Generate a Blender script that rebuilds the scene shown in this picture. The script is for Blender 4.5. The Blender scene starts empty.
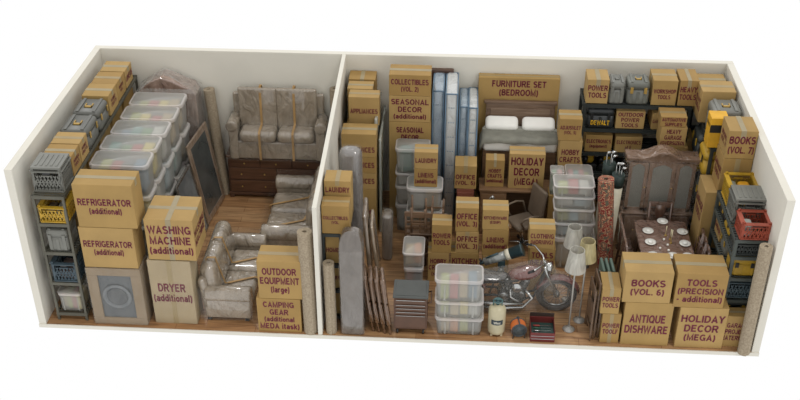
import bpy, math, random
from mathutils import Vector, Matrix, Euler
random.seed(7)
PI = math.pi
scn = bpy.context.scene
COL = scn.collection
W, D, H = 9.577, 3.727, 2.44
# ------------------------------------------------------------------ camera
F = 1063.66
CAM = Vector((5.526348, -11.087157, 9.383975))
ROT = Euler((0.998349, -0.002003, 0.059835), 'XYZ')
RM = ROT.to_matrix()
cd = bpy.data.cameras.new('camera'); cam = bpy.data.objects.new('camera', cd); COL.objects.link(cam)
cd.sensor_width = 36.0; cd.lens = F / 800 * 36.0; cd.clip_end = 200
cam.location = CAM; cam.rotation_euler = ROT
scn.camera = cam
def ray(px, py): return RM @ Vector(((px - 400) / F, -(py - 200) / F, -1.0))
def az(px, py, z=0.0):
    d = ray(px, py); return CAM + d * ((z - CAM.z) / d.z)
def ay(px, py, y):
    d = ray(px, py); return CAM + d * ((y - CAM.y) / d.y)
def ax(px, py, x):
    d = ray(px, py); return CAM + d * ((x - CAM.x) / d.x)

# ------------------------------------------------------------------ materials
MATS = {}
def rgb(h):
    v = [int(h[i:i + 2], 16) / 255 for i in (0, 2, 4)]
    return tuple(((c + .055) / 1.055) ** 2.4 if c > .04045 else c / 12.92 for c in v) + (1,)
def base_mat(name):
    m = bpy.data.materials.new(name); m.use_nodes = True
    nt = m.node_tree; b = nt.nodes['Principled BSDF']
    return m, nt, b
def noise_col(nt, b, c1, c2, scale=6, detail=4, stretch=(1, 1, 1), dist=0.0, lo=.35, hi=.65):
    tc = nt.nodes.new('ShaderNodeTexCoord'); mp = nt.nodes.new('ShaderNodeMapping'); mp.inputs['Scale'].default_value = stretch
    n = nt.nodes.new('ShaderNodeTexNoise'); n.inputs['Scale'].default_value = scale; n.inputs['Detail'].default_value = detail
    n.inputs['Distortion'].default_value = dist
    r = nt.nodes.new('ShaderNodeValToRGB'); r.color_ramp.elements[0].position = lo; r.color_ramp.elements[1].position = hi
    r.color_ramp.elements[0].color = c1; r.color_ramp.elements[1].color = c2
    nt.links.new(tc.outputs['Object'], mp.inputs[0]); nt.links.new(mp.outputs[0], n.inputs['Vector'])
    nt.links.new(n.outputs['Fac'], r.inputs[0]); nt.links.new(r.outputs[0], b.inputs['Base Color'])
    return n, mp, tc
def plain(h, rough=.6, metal=0, var=.12, scale=5, stretch=(1, 1, 1), coat=0):
    key = ('p', h, rough, metal, var, scale, stretch, coat)
    if key in MATS: return MATS[key]
    m, nt, b = base_mat('paint_' + h)
    c = rgb(h)
    noise_col(nt, b, tuple(x * (1 - var) for x in c[:3]) + (1,), tuple(min(1, x * (1 + var)) for x in c[:3]) + (1,), scale, 3, stretch)
    b.inputs['Roughness'].default_value = rough; b.inputs['Metallic'].default_value = metal
    b.inputs['Coat Weight'].default_value = coat
    MATS[key] = m; return m
def bump(nt, b, src, strength, dist=.02):
    bp = nt.nodes.new('ShaderNodeBump'); bp.inputs['Strength'].default_value = strength; bp.inputs['Distance'].default_value = dist
    nt.links.new(src, bp.inputs['Height']); nt.links.new(bp.outputs[0], b.inputs['Normal']); return bp
def wrapped(h, var=.2, rough=.16, scale=5):
    key = ('w', h, var, rough, scale)
    if key in MATS: return MATS[key]
    m, nt, b = base_mat('shrink_wrapped_' + h)
    c = rgb(h)
    noise_col(nt, b, tuple(x * (1 - var) for x in c[:3]) + (1,), tuple(min(1, x * (1 + var) + .03) for x in c[:3]) + (1,), scale, 5, (1, 1, .5), .8)
    tc = nt.nodes.new('ShaderNodeTexCoord')
    mp = nt.nodes.new('ShaderNodeMapping'); mp.inputs['Scale'].default_value = (2.6, 2.6, 1.4); mp.inputs['Rotation'].default_value = (.5, .35, .6)
    n = nt.nodes.new('ShaderNodeTexNoise'); n.inputs['Scale'].default_value = 2.2; n.inputs['Detail'].default_value = 3; n.inputs['Distortion'].default_value = 1.8
    nt.links.new(tc.outputs['Object'], mp.inputs[0]); nt.links.new(mp.outputs[0], n.inputs['Vector'])
    bump(nt, b, n.outputs['Fac'], .8, .06)
    b.inputs['Roughness'].default_value = rough; b.inputs['Coat Weight'].default_value = 1; b.inputs['Coat Roughness'].default_value = .06; b.inputs['Coat IOR'].default_value = 1.6
    MATS[key] = m; return m
def clear(h, alpha, rough=.3, wrinkle=0.0, name='clear_plastic', coat=0):
    key = ('c', h, alpha, rough, wrinkle)
    if key in MATS: return MATS[key]
    m, nt, b = base_mat(name)
    b.inputs['Base Color'].default_value = rgb(h); b.inputs['Roughness'].default_value = rough
    tc = nt.nodes.new('ShaderNodeTexCoord')
    n = nt.nodes.new('ShaderNodeTexNoise'); n.inputs['Scale'].default_value = 3.2; n.inputs['Detail'].default_value = 2.5; n.inputs['Distortion'].default_value = 2.0
    mp = nt.nodes.new('ShaderNodeMapping'); mp.inputs['Scale'].default_value = (2.2, 2.2, .8); mp.inputs['Rotation'].default_value = (.4, .7, .3)
    nt.links.new(tc.outputs['Object'], mp.inputs[0]); nt.links.new(mp.outputs[0], n.inputs['Vector'])
    if wrinkle: bump(nt, b, n.outputs['Fac'], wrinkle, .05)
    mr = nt.nodes.new('ShaderNodeMapRange'); mr.inputs[1].default_value = .3; mr.inputs[2].default_value = .7
    mr.inputs[3].default_value = alpha * .75; mr.inputs[4].default_value = min(1, alpha * 1.25)
    nt.links.new(n.outputs['Fac'], mr.inputs[0])
    if wrinkle: nt.links.new(mr.outputs[0], b.inputs['Alpha'])
    else: b.inputs['Alpha'].default_value = alpha
    MATS[key] = m; return m
def wood(c1, c2, rough=.45, stretch=(1, 14, 14), scale=2.2, coat=.2):
    key = ('wd', c1, c2, rough, stretch, scale)
    if key in MATS: return MATS[key]
    m, nt, b = base_mat('wood_grain')
    noise_col(nt, b, rgb(c1), rgb(c2), scale, 6, stretch, .6, .3, .7)
    b.inputs['Roughness'].default_value = rough; b.inputs['Coat Weight'].default_value = coat
    MATS[key] = m; return m
def floor_mat():
    m, nt, b = base_mat('plank_floor')
    tc = nt.nodes.new('ShaderNodeTexCoord')
    br = nt.nodes.new('ShaderNodeTexBrick'); br.offset = .37; br.inputs['Scale'].default_value = 1
    br.inputs['Brick Width'].default_value = 1.1; br.inputs['Row Height'].default_value = .14; br.inputs['Mortar Size'].default_value = .003
    br.inputs['Color1'].default_value = rgb('9d7853'); br.inputs['Color2'].default_value = rgb('b0906b'); br.inputs['Mortar'].default_value = rgb('6e4527')
    nt.links.new(tc.outputs['Object'], br.inputs['Vector'])
    mp = nt.nodes.new('ShaderNodeMapping'); mp.inputs['Scale'].default_value = (1.3, 12, 1)
    n = nt.nodes.new('ShaderNodeTexNoise'); n.inputs['Scale'].default_value = 1.6; n.inputs['Detail'].default_value = 7; n.inputs['Distortion'].default_value = .7
    nt.links.new(tc.outputs['Object'], mp.inputs[0]); nt.links.new(mp.outputs[0], n.inputs['Vector'])
    r = nt.nodes.new('ShaderNodeValToRGB'); r.color_ramp.elements[0].position = .33; r.color_ramp.elements[1].position = .66
    r.color_ramp.elements[0].color = (.62, .55, .49, 1); r.color_ramp.elements[1].color = (1.15, 1.08, 1.0, 1)
    nt.links.new(n.outputs['Fac'], r.inputs[0])
    mx = nt.nodes.new('ShaderNodeMix'); mx.data_type = 'RGBA'; mx.blend_type = 'MULTIPLY'; mx.inputs[0].default_value = 1
    nt.links.new(br.outputs['Color'], mx.inputs[6]); nt.links.new(r.outputs[0], mx.inputs[7]); nt.links.new(mx.outputs[2], b.inputs['Base Color'])
    b.inputs['Roughness'].default_value = .45
    return m
def carpet(h, h2, scale=60):
    key = ('cp', h, h2, scale)
    if key in MATS: return MATS[key]
    m, nt, b = base_mat('woven_pile')
    n, mp, tc = noise_col(nt, b, rgb(h), rgb(h2), scale, 3, (1, 1, 1), 0, .38, .62)
    b.inputs['Roughness'].default_value = .95; bump(nt, b, n.outputs['Fac'], .5, .01)
    MATS[key] = m; return m
def persian():
    m, nt, b = base_mat('red_patterned_pile')
    tc = nt.nodes.new('ShaderNodeTexCoord')
    v = nt.nodes.new('ShaderNodeTexVoronoi'); v.inputs['Scale'].default_value = 16; v.feature = 'F1'
    w = nt.nodes.new('ShaderNodeTexWave'); w.inputs['Scale'].default_value = 7; w.inputs['Distortion'].default_value = 9; w.inputs['Detail'].default_value = 2; w.inputs['Detail Scale'].default_value = 2
    nt.links.new(tc.outputs['Object'], v.inputs['Vector']); nt.links.new(tc.outputs['Object'], w.inputs['Vector'])
    r = nt.nodes.new('ShaderNodeValToRGB'); r.color_ramp.interpolation = 'CONSTANT'
    e = r.color_ramp.elements; e[0].position = 0; e[0].color = rgb('7d2a26'); e[1].position = .42; e[1].color = rgb('b99f78')
    x = e.new(.62); x.color = rgb('8b332b'); x = e.new(.85); x.color = rgb('5c5a4a')
    mx = nt.nodes.new('ShaderNodeMath'); mx.operation = 'MULTIPLY_ADD'; mx.inputs[1].default_value = .5
    nt.links.new(v.outputs['Distance'], mx.inputs[0]); ml = nt.nodes.new('ShaderNodeMath'); ml.operation = 'MULTIPLY'; ml.inputs[1].default_value = .7
    nt.links.new(w.outputs['Fac'], ml.inputs[0]); nt.links.new(ml.outputs[0], mx.inputs[2]); nt.links.new(mx.outputs[0], r.inputs[0])
    nt.links.new(r.outputs[0], b.inputs['Base Color']); b.inputs['Roughness'].default_value = .95
    return m
WALL = plain('d6d2c6', .9, 0, .02, 2)
CARD = None
def card_mat(h='a0824c'):
    key = ('card', h)
    if key in MATS: return MATS[key]
    m, nt, b = base_mat('corrugated_card')
    c = rgb(h)
    noise_col(nt, b, tuple(x * .93 for x in c[:3]) + (1,), tuple(x * 1.06 for x in c[:3]) + (1,), 3, 3, (1, 1, 1))
    b.inputs['Roughness'].default_value = .8
    MATS[key] = m; return m
CARD = card_mat(); CARD2 = card_mat('9a7b45'); CARD3 = card_mat('a68853')
INK = plain('620a26', .6, 0, .05)
TAPE = plain('94825c', .5, 0, .06)
TAPEG = plain('948768', .5, 0, .06)
FILM = clear('d8d4cc', .1, .1, .9, 'stretch_film')
FILM2 = clear('d8d4cc', .05, .1, .9, 'stretch_film')
TOTE = clear('b4b3ad', .50, .3, 0, 'frosted_plastic')
LID = clear('c3c2bc', .46, .3, 0, 'frosted_lid'); RIM = clear('cfc9c4', .62, .3, 0, 'lid_rim')
GREY = plain('72726b', .45, 0, .06); CASEG = plain('5b5b55', .4, 0, .06)
GREY2 = plain('66675f', .45)
CHAR = plain('3c403e', .5)
RACKM = plain('5d5b50', .5, .3)
RACKD = plain('2f3432', .5, .2)
YEL = plain('b38f28', .45); ORG = plain('984632', .5); BLK = plain('1c1d1e', .4)
BRASS = plain('b3924a', .35, .3)
CHROME = plain('b9bab8', .18, .9, .03)
SOFA = wrapped('8e8271', .1)
STRAP = plain('a38150', .6)
WOODD = wood('402a1f', '5f4332'); WOODM = wood('5d4632', '7b6047'); WOODL = wood('8d6a48', 'b08a60')
RUG = carpet('8f816c', 'a3957f', 45)

# ------------------------------------------------------------------ mesh helpers
class MB:
    def __init__(s): s.v = []; s.f = []; s.sm = []
    def add(s, vs, fs, smooth=False, M=None):
        o = len(s.v)
        for p in vs:
            p = Vector(p); s.v.append(tuple(M @ p if M else p))
        for f in fs: s.f.append(tuple(i + o for i in f)); s.sm.append(smooth)
        return s
    def box(s, x0, x1, y0, y1, z0, z1, M=None):
        return s.add([(x0, y0, z0), (x1, y0, z0), (x1, y1, z0), (x0, y1, z0), (x0, y0, z1), (x1, y0, z1), (x1, y1, z1), (x0, y1, z1)],
                     [(0, 3, 2, 1), (4, 5, 6, 7), (0, 1, 5, 4), (1, 2, 6, 5), (2, 3, 7, 6), (3, 0, 4, 7)], False, M)
    def bar(s, a, b, w=.03, t=None):
        a = Vector(a); b = Vector(b); d = (b - a); L = d.length
        if L < 1e-6: return s
        q = d.to_track_quat('Z', 'Y').to_matrix().to_4x4(); t = t or w
        return s.box(-w / 2, w / 2, -t / 2, t / 2, 0, L, Matrix.Translation(a) @ q)
    def tube(s, pts, r=.01, n=8, caps=True):
        pts = [Vector(p) for p in pts]; R = r if isinstance(r, (list, tuple)) else [r] * len(pts)
        vs = []; fs = []; up = None
        for i, p in enumerate(pts):
            if i == 0: t = pts[1] - p
            elif i == len(pts) - 1: t = p - pts[i - 1]
            else: t = (pts[i + 1] - p).normalized() + (p - pts[i - 1]).normalized()
            t.normalize()
            if up is None: up = Vector((0, 0, 1)) if abs(t.z) < .9 else Vector((1, 0, 0))
            u = t.cross(up).normalized(); up = u.cross(t).normalized()
            for k in range(n):
                a = 2 * PI * k / n; vs.append(p + (u * math.cos(a) + up * math.sin(a)) * R[i])
        for i in range(len(pts) - 1):
            for k in range(n):
                fs.append((i * n + k, i * n + (k + 1) % n, (i + 1) * n + (k + 1) % n, (i + 1) * n + k))
        s.add(vs, fs, True)
        if caps:
            o = len(s.v) - len(vs)
            s.f.append(tuple(o + k for k in reversed(range(n)))); s.sm.append(False)
            s.f.append(tuple(o + (len(pts) - 1) * n + k for k in range(n))); s.sm.append(False)
        return s
    def lathe(s, prof, c=(0, 0, 0), n=20, M=None, smooth=True):
        vs = []; fs = []
        for r, z in prof:
            for k in range(n):
                a = 2 * PI * k / n; vs.append((c[0] + r * math.cos(a), c[1] + r * math.sin(a), c[2] + z))
        for i in range(len(prof) - 1):
            for k in range(n): fs.append((i * n + k, i * n + (k + 1) % n, (i + 1) * n + (k + 1) % n, (i + 1) * n + k))
        fs.append(tuple(reversed(range(n)))); fs.append(tuple((len(prof) - 1) * n + k for k in range(n)))
        return s.add(vs, fs, smooth, M)
    def loft(s, rings, cap0=True, cap1=True, smooth=True, M=None):
        n = len(rings[0]); vs = [p for r in rings for p in r]; fs = []
        for i in range(len(rings) - 1):
            for k in range(n): fs.append((i * n + k, i * n + (k + 1) % n, (i + 1) * n + (k + 1) % n, (i + 1) * n + k))
        if cap0: fs.append(tuple(reversed(range(n))))
        if cap1: fs.append(tuple((len(rings) - 1) * n + k for k in range(n)))
        return s.add(vs, fs, smooth, M)
    def torus(s, c, R, r, axis='y', n=28, m=8):
        vs = []; fs = []
        for i in range(n):
            a = 2 * PI * i / n
            for k in range(m):
                b = 2 * PI * k / m; q = R + r * math.cos(b); w = r * math.sin(b)
                p = (q * math.cos(a), w, q * math.sin(a)) if axis == 'y' else ((q * math.cos(a), q * math.sin(a), w) if axis == 'z' else (w, q * math.cos(a), q * math.sin(a)))
                vs.append((c[0] + p[0], c[1] + p[1], c[2] + p[2]))
        for i in range(n):
            for k in range(m): fs.append((i * m + k, i * m + (k + 1) % m, ((i + 1) % n) * m + (k + 1) % m, ((i + 1) % n) * m + k))
        return s.add(vs, fs, True)
    def build(s, name, mat, parent=None, bevel=0, seg=2, smooth=None, solid=0, subsurf=0):
        me = bpy.data.meshes.new(name); me.from_pydata(s.v, [], s.f); me.update()
        for p, f in zip(me.polygons, s.sm): p.use_smooth = f if smooth is None else smooth
        o = bpy.data.objects.new(name, me); COL.objects.link(o); me.materials.append(mat)
        if solid:
            m = o.modifiers.new('s', 'SOLIDIFY'); m.thickness = solid; m.offset = 0
        if bevel:
            m = o.modifiers.new('b', 'BEVEL'); m.width = bevel; m.segments = seg; m.limit_method = 'ANGLE'
        if subsurf:
            m = o.modifiers.new('ss', 'SUBSURF'); m.levels = subsurf; m.render_levels = subsurf
        if parent: o.parent = parent
        return o
def rr(w, d, r, z, cx=0, cy=0, k=4):
    pts = []
    for sx, sy, a0 in ((1, -1, -PI / 2), (1, 1, 0), (-1, 1, PI / 2), (-1, -1, PI)):
        for i in range(k + 1):
            a = a0 + PI / 2 * i / k
            pts.append((cx + sx * (w / 2 - r) + r * math.cos(a), cy + sy * (d / 2 - r) + r * math.sin(a), z))
    return pts
def pillow_mb(x0, x1, y0, y1, z0, z1, r=.05, M=None, mb=None):
    mb = mb or MB(); w = x1 - x0; d = y1 - y0; h = z1 - z0; cx = (x0 + x1) / 2; cy = (y0 + y1) / 2
    r = min(r, h / 2 * .99, w / 2 * .9, d / 2 * .9); rings = []
    for i in range(5):
        a = -PI / 2 + PI / 2 * i / 4
        q = r * (1 - math.cos(a)); rings.append(rr(w - 2 * q, d - 2 * q, max(.002, min(r * 1.1 - q * .8, (w - 2 * q) * .49, (d - 2 * q) * .49)), z0 + r + r * math.sin(a), cx, cy))
    for i in range(5):
        a = PI / 2 * i / 4
        q = r * (1 - math.cos(a)); rings.append(rr(w - 2 * q, d - 2 * q, max(.002, min(r * 1.1 - q * .8, (w - 2 * q) * .49, (d - 2 * q) * .49)), z1 - r + r * math.sin(a), cx, cy))
    return mb.loft(rings, M=M)
def tag(o, label, cat, group=None, kind=None):
    o['label'] = label; o['category'] = cat
    if group: o['group'] = group
    if kind: o['kind'] = kind
    return o
def thing(name, loc, label, cat, rz=0, group=None):
    o = bpy.data.objects.new(name, None); COL.objects.link(o); o.location = loc; o.rotation_euler = (0, 0, rz); o.empty_display_size = .1
    return tag(o, label, cat, group)

# ------------------------------------------------------------------ lettering
def _arc(cx, cy, rx, ry, a0, a1, n=7):
    return [(cx + rx * math.cos(math.radians(a0 + (a1 - a0) * i / n)), cy + ry * math.sin(math.radians(a0 + (a1 - a0) * i / n))) for i in range(n + 1)]
S_ = .1   # half stroke; centre lines run from S_ to 1-S_
lo_, hi_ = S_, 1 - S_
def _glyphs():
    A = _arc; g = {}
    def G(c, w, *st): g[c] = (w, st)
    L = S_; 
    def R(w): return w - S_
    G('A', .74, [(L - .02, 0), (.37, hi_), (.76 - L, 0)], [(.2, .3), (.54, .3)])
    G('B', .68, [(L, lo_), (L, hi_)], [(L, hi_), (.38, hi_)] + A(.38, .735, .18, .18, 90, -90)[1:] + [(L, .535)], [(.38, .52)] + A(.38, .3, .215, .215, 90, -90) + [(L, lo_)])
    G('C', .72, A(.38, .5, .295, .415, 40, 320, 12))
    G('D', .72, [(L, lo_), (L, hi_), (.33, hi_)] + A(.33, .5, .3, .415, 90, -90, 10)[1:] + [(L, lo_)])
    G('E', .64, [(R(.64) + .03, hi_), (L, hi_), (L, lo_), (R(.64) + .05, lo_)], [(L, .52), (.52, .52)])
    G('F', .60, [(R(.6) + .03, hi_), (L, hi_), (L, 0)], [(L, .5), (.48, .5)])
    G('G', .77, A(.39, .5, .305, .415, 42, 318, 12) + [(.66, .17), (.66, .44), (.42, .44)])
    G('H', .71, [(L, 0), (L, 1)], [(R(.71), 0), (R(.71), 1)], [(L, .53), (R(.71), .53)])
    G('I', .2, [(.1, 0), (.1, 1)])
    G('J', .56, [(.46, 1), (.46, .3)] + A(.27, .285, .19, .2, 0, -180))
    G('K', .72, [(L, 0), (L, 1)], [(.66, 1), (L + .03, .42)], [(.3, .6), (.68, 0)])
    G('L', .6, [(L, 1), (L, lo_), (.59, lo_)])
    G('M', .84, [(L, 0), (L, .97), (.42, .08), (.84 - L, .97), (.84 - L, 0)])
    G('N', .72, [(L, 0), (L, .96), (R(.72), .04), (R(.72), 1)])
    G('O', .78, A(.39, .5, .305, .415, 0, 360, 16))
    G('P', .66, [(L, 0), (L, hi_), (.37, hi_)] + A(.37, .68, .21, .235, 90, -90)[1:] + [(L, .445)])
    G('Q', .78, A(.39, .5, .305, .415, 0, 360, 16), [(.46, .24), (.72, 0)])
    G('R', .72, [(L, 0), (L, hi_), (.4, hi_)] + A(.4, .7, .21, .215, 90, -90)[1:] + [(L, .485)], [(.38, .485), (.66, 0)])
    G('S', .68, A(.34, .715, .24, .2, 30, 270, 9) + A(.34, .295, .26, .21, 90, -150, 9))
    G('T', .64, [(0, hi_), (.64, hi_)], [(.32, 0), (.32, hi_)])
    G('U', .71, [(L, 1), (L, .36)] + A(.355, .36, .27, .275, 180, 360, 9) + [(R(.71), 1)])
    G('V', .7, [(.05, 1), (.35, .06), (.65, 1)])
    G('W', .98, [(.05, 1), (.27, .06), (.49, .9), (.71, .06), (.93, 1)])
    G('X', .7, [(.05, 0), (.65, 1)], [(.05, 1), (.65, 0)])
    G('Y', .68, [(.04, 1), (.34, .48), (.64, 1)], [(.34, .5), (.34, 0)])
    G('Z', .64, [(.03, hi_), (.57, hi_), (.06, lo_), (.61, lo_)])
    G('2', .58, A(.29, .69, .2, .225, 170, -20, 8) + [(.08, lo_), (.53, lo_)])
    G('3', .58, A(.27, .71, .19, .2, 150, -80, 7), A(.27, .3, .215, .215, 85, -150, 8))
    G('4', .6, [(.42, 0), (.42, .94), (.06, .3), (.58, .3)])
    G('5', .58, [(.5, hi_), (.16, hi_), (.11, .5)] + A(.28, .32, .21, .235, 110, -150, 9))
    G('6', .58, A(.29, .32, .2, .235, 0, 360, 12), A(.36, .5, .29, .42, 75, 175, 6))
    G('7', .56, [(.03, hi_), (.5, hi_), (.2, 0)])
    G('.', .2, [(.1, 0), (.1, .17)])
    G('-', .34, [(.03, .38), (.31, .38)])
    G('(', .3, A(.36, .4, .27, .62, 120, 240, 6))
    G(')', .3, A(-.06, .4, .27, .62, 60, -60, 6))
    xh = .70; c = .35; ry = .27
    bowl = lambda cx=.29, rx=.2: A(cx, c, rx, ry, 0, 360, 12)
    G('a', .56, A(.27, .22, .185, .145, 0, 360, 10), [(.46, 0), (.46, .45)] + A(.28, .45, .18, .18, 0, 160, 6))
    G('b', .58, bowl(), [(L, 0), (L, 1)]); G('d', .58, bowl(), [(.49, 0), (.49, 1)])
    G('c', .53, A(.29, c, .2, ry, 45, 315, 10)); G('e', .56, [(.1, .35), (.48, .35)] + A(.29, c, .2, ry, 0, 310, 11))
    G('f', .36, [(.17, 0), (.17, .8)] + A(.31, .8, .14, .13, 180, 90, 4), [(.02, .63), (.34, .63)])
    G('g', .58, bowl(), [(.49, .7), (.49, .0)] + A(.29, -.02, .2, .17, 0, -150, 6))
    G('h', .58, [(L, 0), (L, 1)], [(L, .4)] + A(.29, .43, .2, .2, 160, 0, 6) + [(.49, 0)])
    G('i', .2, [(.1, 0), (.1, .7)], [(.1, .84), (.1, 1)]); G('l', .2, [(.1, 0), (.1, 1)])
    G('k', .55, [(L, 0), (L, 1)], [(.48, .7), (L + .04, .3)], [(.24, .45), (.5, 0)])
    G('m', .86, [(L, 0), (L, .7)], A(.26, .44, .17, .19, 170, 0, 6) + [(.43, 0)], A(.6, .44, .17, .19, 170, 0, 6) + [(.77, 0)])
    G('n', .58, [(L, 0), (L, .7)], A(.29, .43, .2, .2, 170, 0, 7) + [(.49, 0)])
    G('o', .58, bowl()); G('p', .58, bowl(), [(L, .7), (L, -.25)]); G('q', .58, bowl(), [(.49, .7), (.49, -.25)])
    G('r', .4, [(L, 0), (L, .7)], A(.28, .45, .19, .18, 170, 70, 4))
    G('s', .52, A(.26, .49, .16, .13, 30, 270, 6) + A(.26, .22, .18, .14, 90, -150, 6))
    G('t', .36, [(.17, .92), (.17, .2)] + A(.3, .2, .13, .12, 180, 280, 4), [(.02, .63), (.34, .63)])
    G('u', .58, [(L, .7), (L, .28)] + A(.29, .28, .2, .2, 180, 360, 7) + [(.49, .7)])
    G('v', .54, [(.05, .7), (.27, .05), (.49, .7)]); G('w', .78, [(.05, .7), (.22, .06), (.39, .62), (.56, .06), (.73, .7)])
    G('z', .5, [(.04, .62), (.45, .62), (.06, .08), (.48, .08)]); G(' ', .3)
    return g
_GL = _glyphs()
_tc = {}
def line_mesh(t):
    """bold sans letters drawn as flat mitred strokes; cap height .72"""
    if t in _tc: return _tc[t]
    vs = []; fs = []; x = 0; K = .72
    for ch in t:
        w, st = _GL[ch]
        for line in st:
            n = len(line); o = len(vs)
            for i, (px, py) in enumerate(line):
                a = Vector(line[max(0, i - 1)]); b = Vector(line[min(n - 1, i + 1)]); p = Vector((px, py))
                d1 = (p - a).normalized() if i else (b - p).normalized(); d2 = (b - p).normalized() if i < n - 1 else d1
                if i == n - 1 and n > 4 and (Vector(line[0]) - p).length < 1e-4: d2 = (Vector(line[1]) - p).normalized()
                if i == 0 and n > 4 and (Vector(line[-1]) - p).length < 1e-4: d1 = (p - Vector(line[-2])).normalized()
                t_ = (d1 + d2); t_ = t_.normalized() if t_.length > .1 else d1
                nn = Vector((-t_.y, t_.x)); k = S_ / max(.45, nn.dot(Vector((-d1.y, d1.x))))
                vs.append(((x + px + nn.x * k) * K, (py + nn.y * k) * K)); vs.append(((x + px - nn.x * k) * K, (py - nn.y * k) * K))
            for i in range(n - 1): fs.append((o + 2 * i, o + 2 * i + 1, o + 2 * i + 3, o + 2 * i + 2))
        x += w + .09
    _tc[t] = (vs, fs, max(.01, (x - .09) * K)); return _tc[t]
def lettering(lines, w, h, M, parent, mat=None, fill=.9, name='lettering', cap=None, small=True):
    """flat letters centred on the local xy plane of M"""
    mb = MB(); n = len(lines)
    cw = [line_mesh(l)[2] for l in lines]
    ws = [(.9 if (small and l.startswith('(')) or l.startswith('- ') or l == l.lower() else 1) for l in lines]
    s = min(h / (n * 1.0), (cap or 9))
    sx = min(s * 1.0, w * fill / max(c * q for c, q in zip(cw, ws)))
    s = min(s, sx * 1.4)
    tot = sum(s * q for q in ws) * .98; y = tot / 2
    for l, q, c in zip(lines, ws, cw):
        vs, fs, L = line_mesh(l); y -= s * q * .98 * .85
        mb.add([(vx * sx * q - L * sx * q / 2, y + vy * s * q, 0) for vx, vy in vs], fs, False, M)
        y -= s * q * .98 * .15
    return mb.build(name, mat or INK, parent)
def Mfront(x, y, z, yaw=0): return Matrix.Translation((x, y, z)) @ Matrix.Rotation(yaw, 4, 'Z') @ Matrix.Rotation(PI / 2, 4, 'X')

# ------------------------------------------------------------------ cartons
NB = 0
def carton(x0, x1, y0, y1, z0, z1, label, text=None, right=None, left=None, tape='x', mat=None, fs=.5, yaw=0, group=None, name='cardboard_box', ink=None, ty=0):
    global NB
    NB += 1
    w, d, h = x1 - x0, y1 - y0, z1 - z0 - .004
    mb = MB().box(-w / 2, w / 2, -d / 2, d / 2, 0, h)
    o = mb.build(name, mat or (CARD, CARD2, CARD3)[NB % 3], None, .006, 2)
    o.location = ((x0 + x1) / 2, (y0 + y1) / 2, z0); o.rotation_euler = (0, 0, yaw)
    tag(o, label, 'box', group)
    t = MB(); tw = min(.035, min(w, d) * .1); e = .0022
    if 'x' in tape:
        t.box(-w / 2 - e, w / 2 + e, -tw, tw, h, h + e)
        for s in (-1, 1): t.box(s * w / 2 - e, s * w / 2 + e, -tw, tw, h - .1 * min(1, h / .4), h)
    if 'y' in tape:
        t.box(-tw, tw, -d / 2 - e, d / 2 + e, h + (.0008 if 'x' in tape else 0), h + e * 1.3)
        t.box(-tw, tw, -d / 2 - e, -d / 2 + e, h - .12 * min(1, h / .4), h)
    if 'f' in tape: t.box(-tw, tw, -d / 2 - e * .8, -d / 2 + e, 0, h)
    if t.v: t.build('packing_tape', TAPEG if NB % 2 else TAPE, o)
    if text: lettering(text, w, h * min(.92, fs * 1.22), Mfront(0, -d / 2 - .003, h * (.5 + ty)), o, ink)
    if right: lettering(right, d, h * .45, Matrix.Translation((w / 2 + .003, 0, h * .5)) @ Matrix.Rotation(PI / 2, 4, 'Z') @ Matrix.Rotation(PI / 2, 4, 'X'), o)
    if left: lettering(left, d, h * .45, Matrix.Translation((-w / 2 - .003, 0, h * .5)) @ Matrix.Rotation(-PI / 2, 4, 'Z') @ Matrix.Rotation(PI / 2, 4, 'X'), o)
    return o
def pcol(Y, xl, xr, rows, d, items, z0=0.0, jit=.012):
    """a column of cartons: rows = pixel rows of the front-face seams from the top down; the last may be None (stands on z0)"""
    xm = (xl + xr) / 2
    zs = [z0 if r is None else ay(xm, r, Y).z for r in rows]
    out = []
    for i, it in enumerate(items):
        it = dict(it); a = it.pop('xl', xl); b = it.pop('xr', xr); r = rows[i] or 0
        x0 = ay(a, rows[i], Y).x; x1 = ay(b, rows[i], Y).x
        j = random.uniform(-jit, jit) * .5; dd = it.pop('d', d); lab = it.pop('label')
        out.append(carton(x0, x1, Y + abs(j), Y + dd + abs(j) * .5, zs[i + 1], zs[i], lab, yaw=random.uniform(-.008, .008), **it))
    return zs

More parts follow.
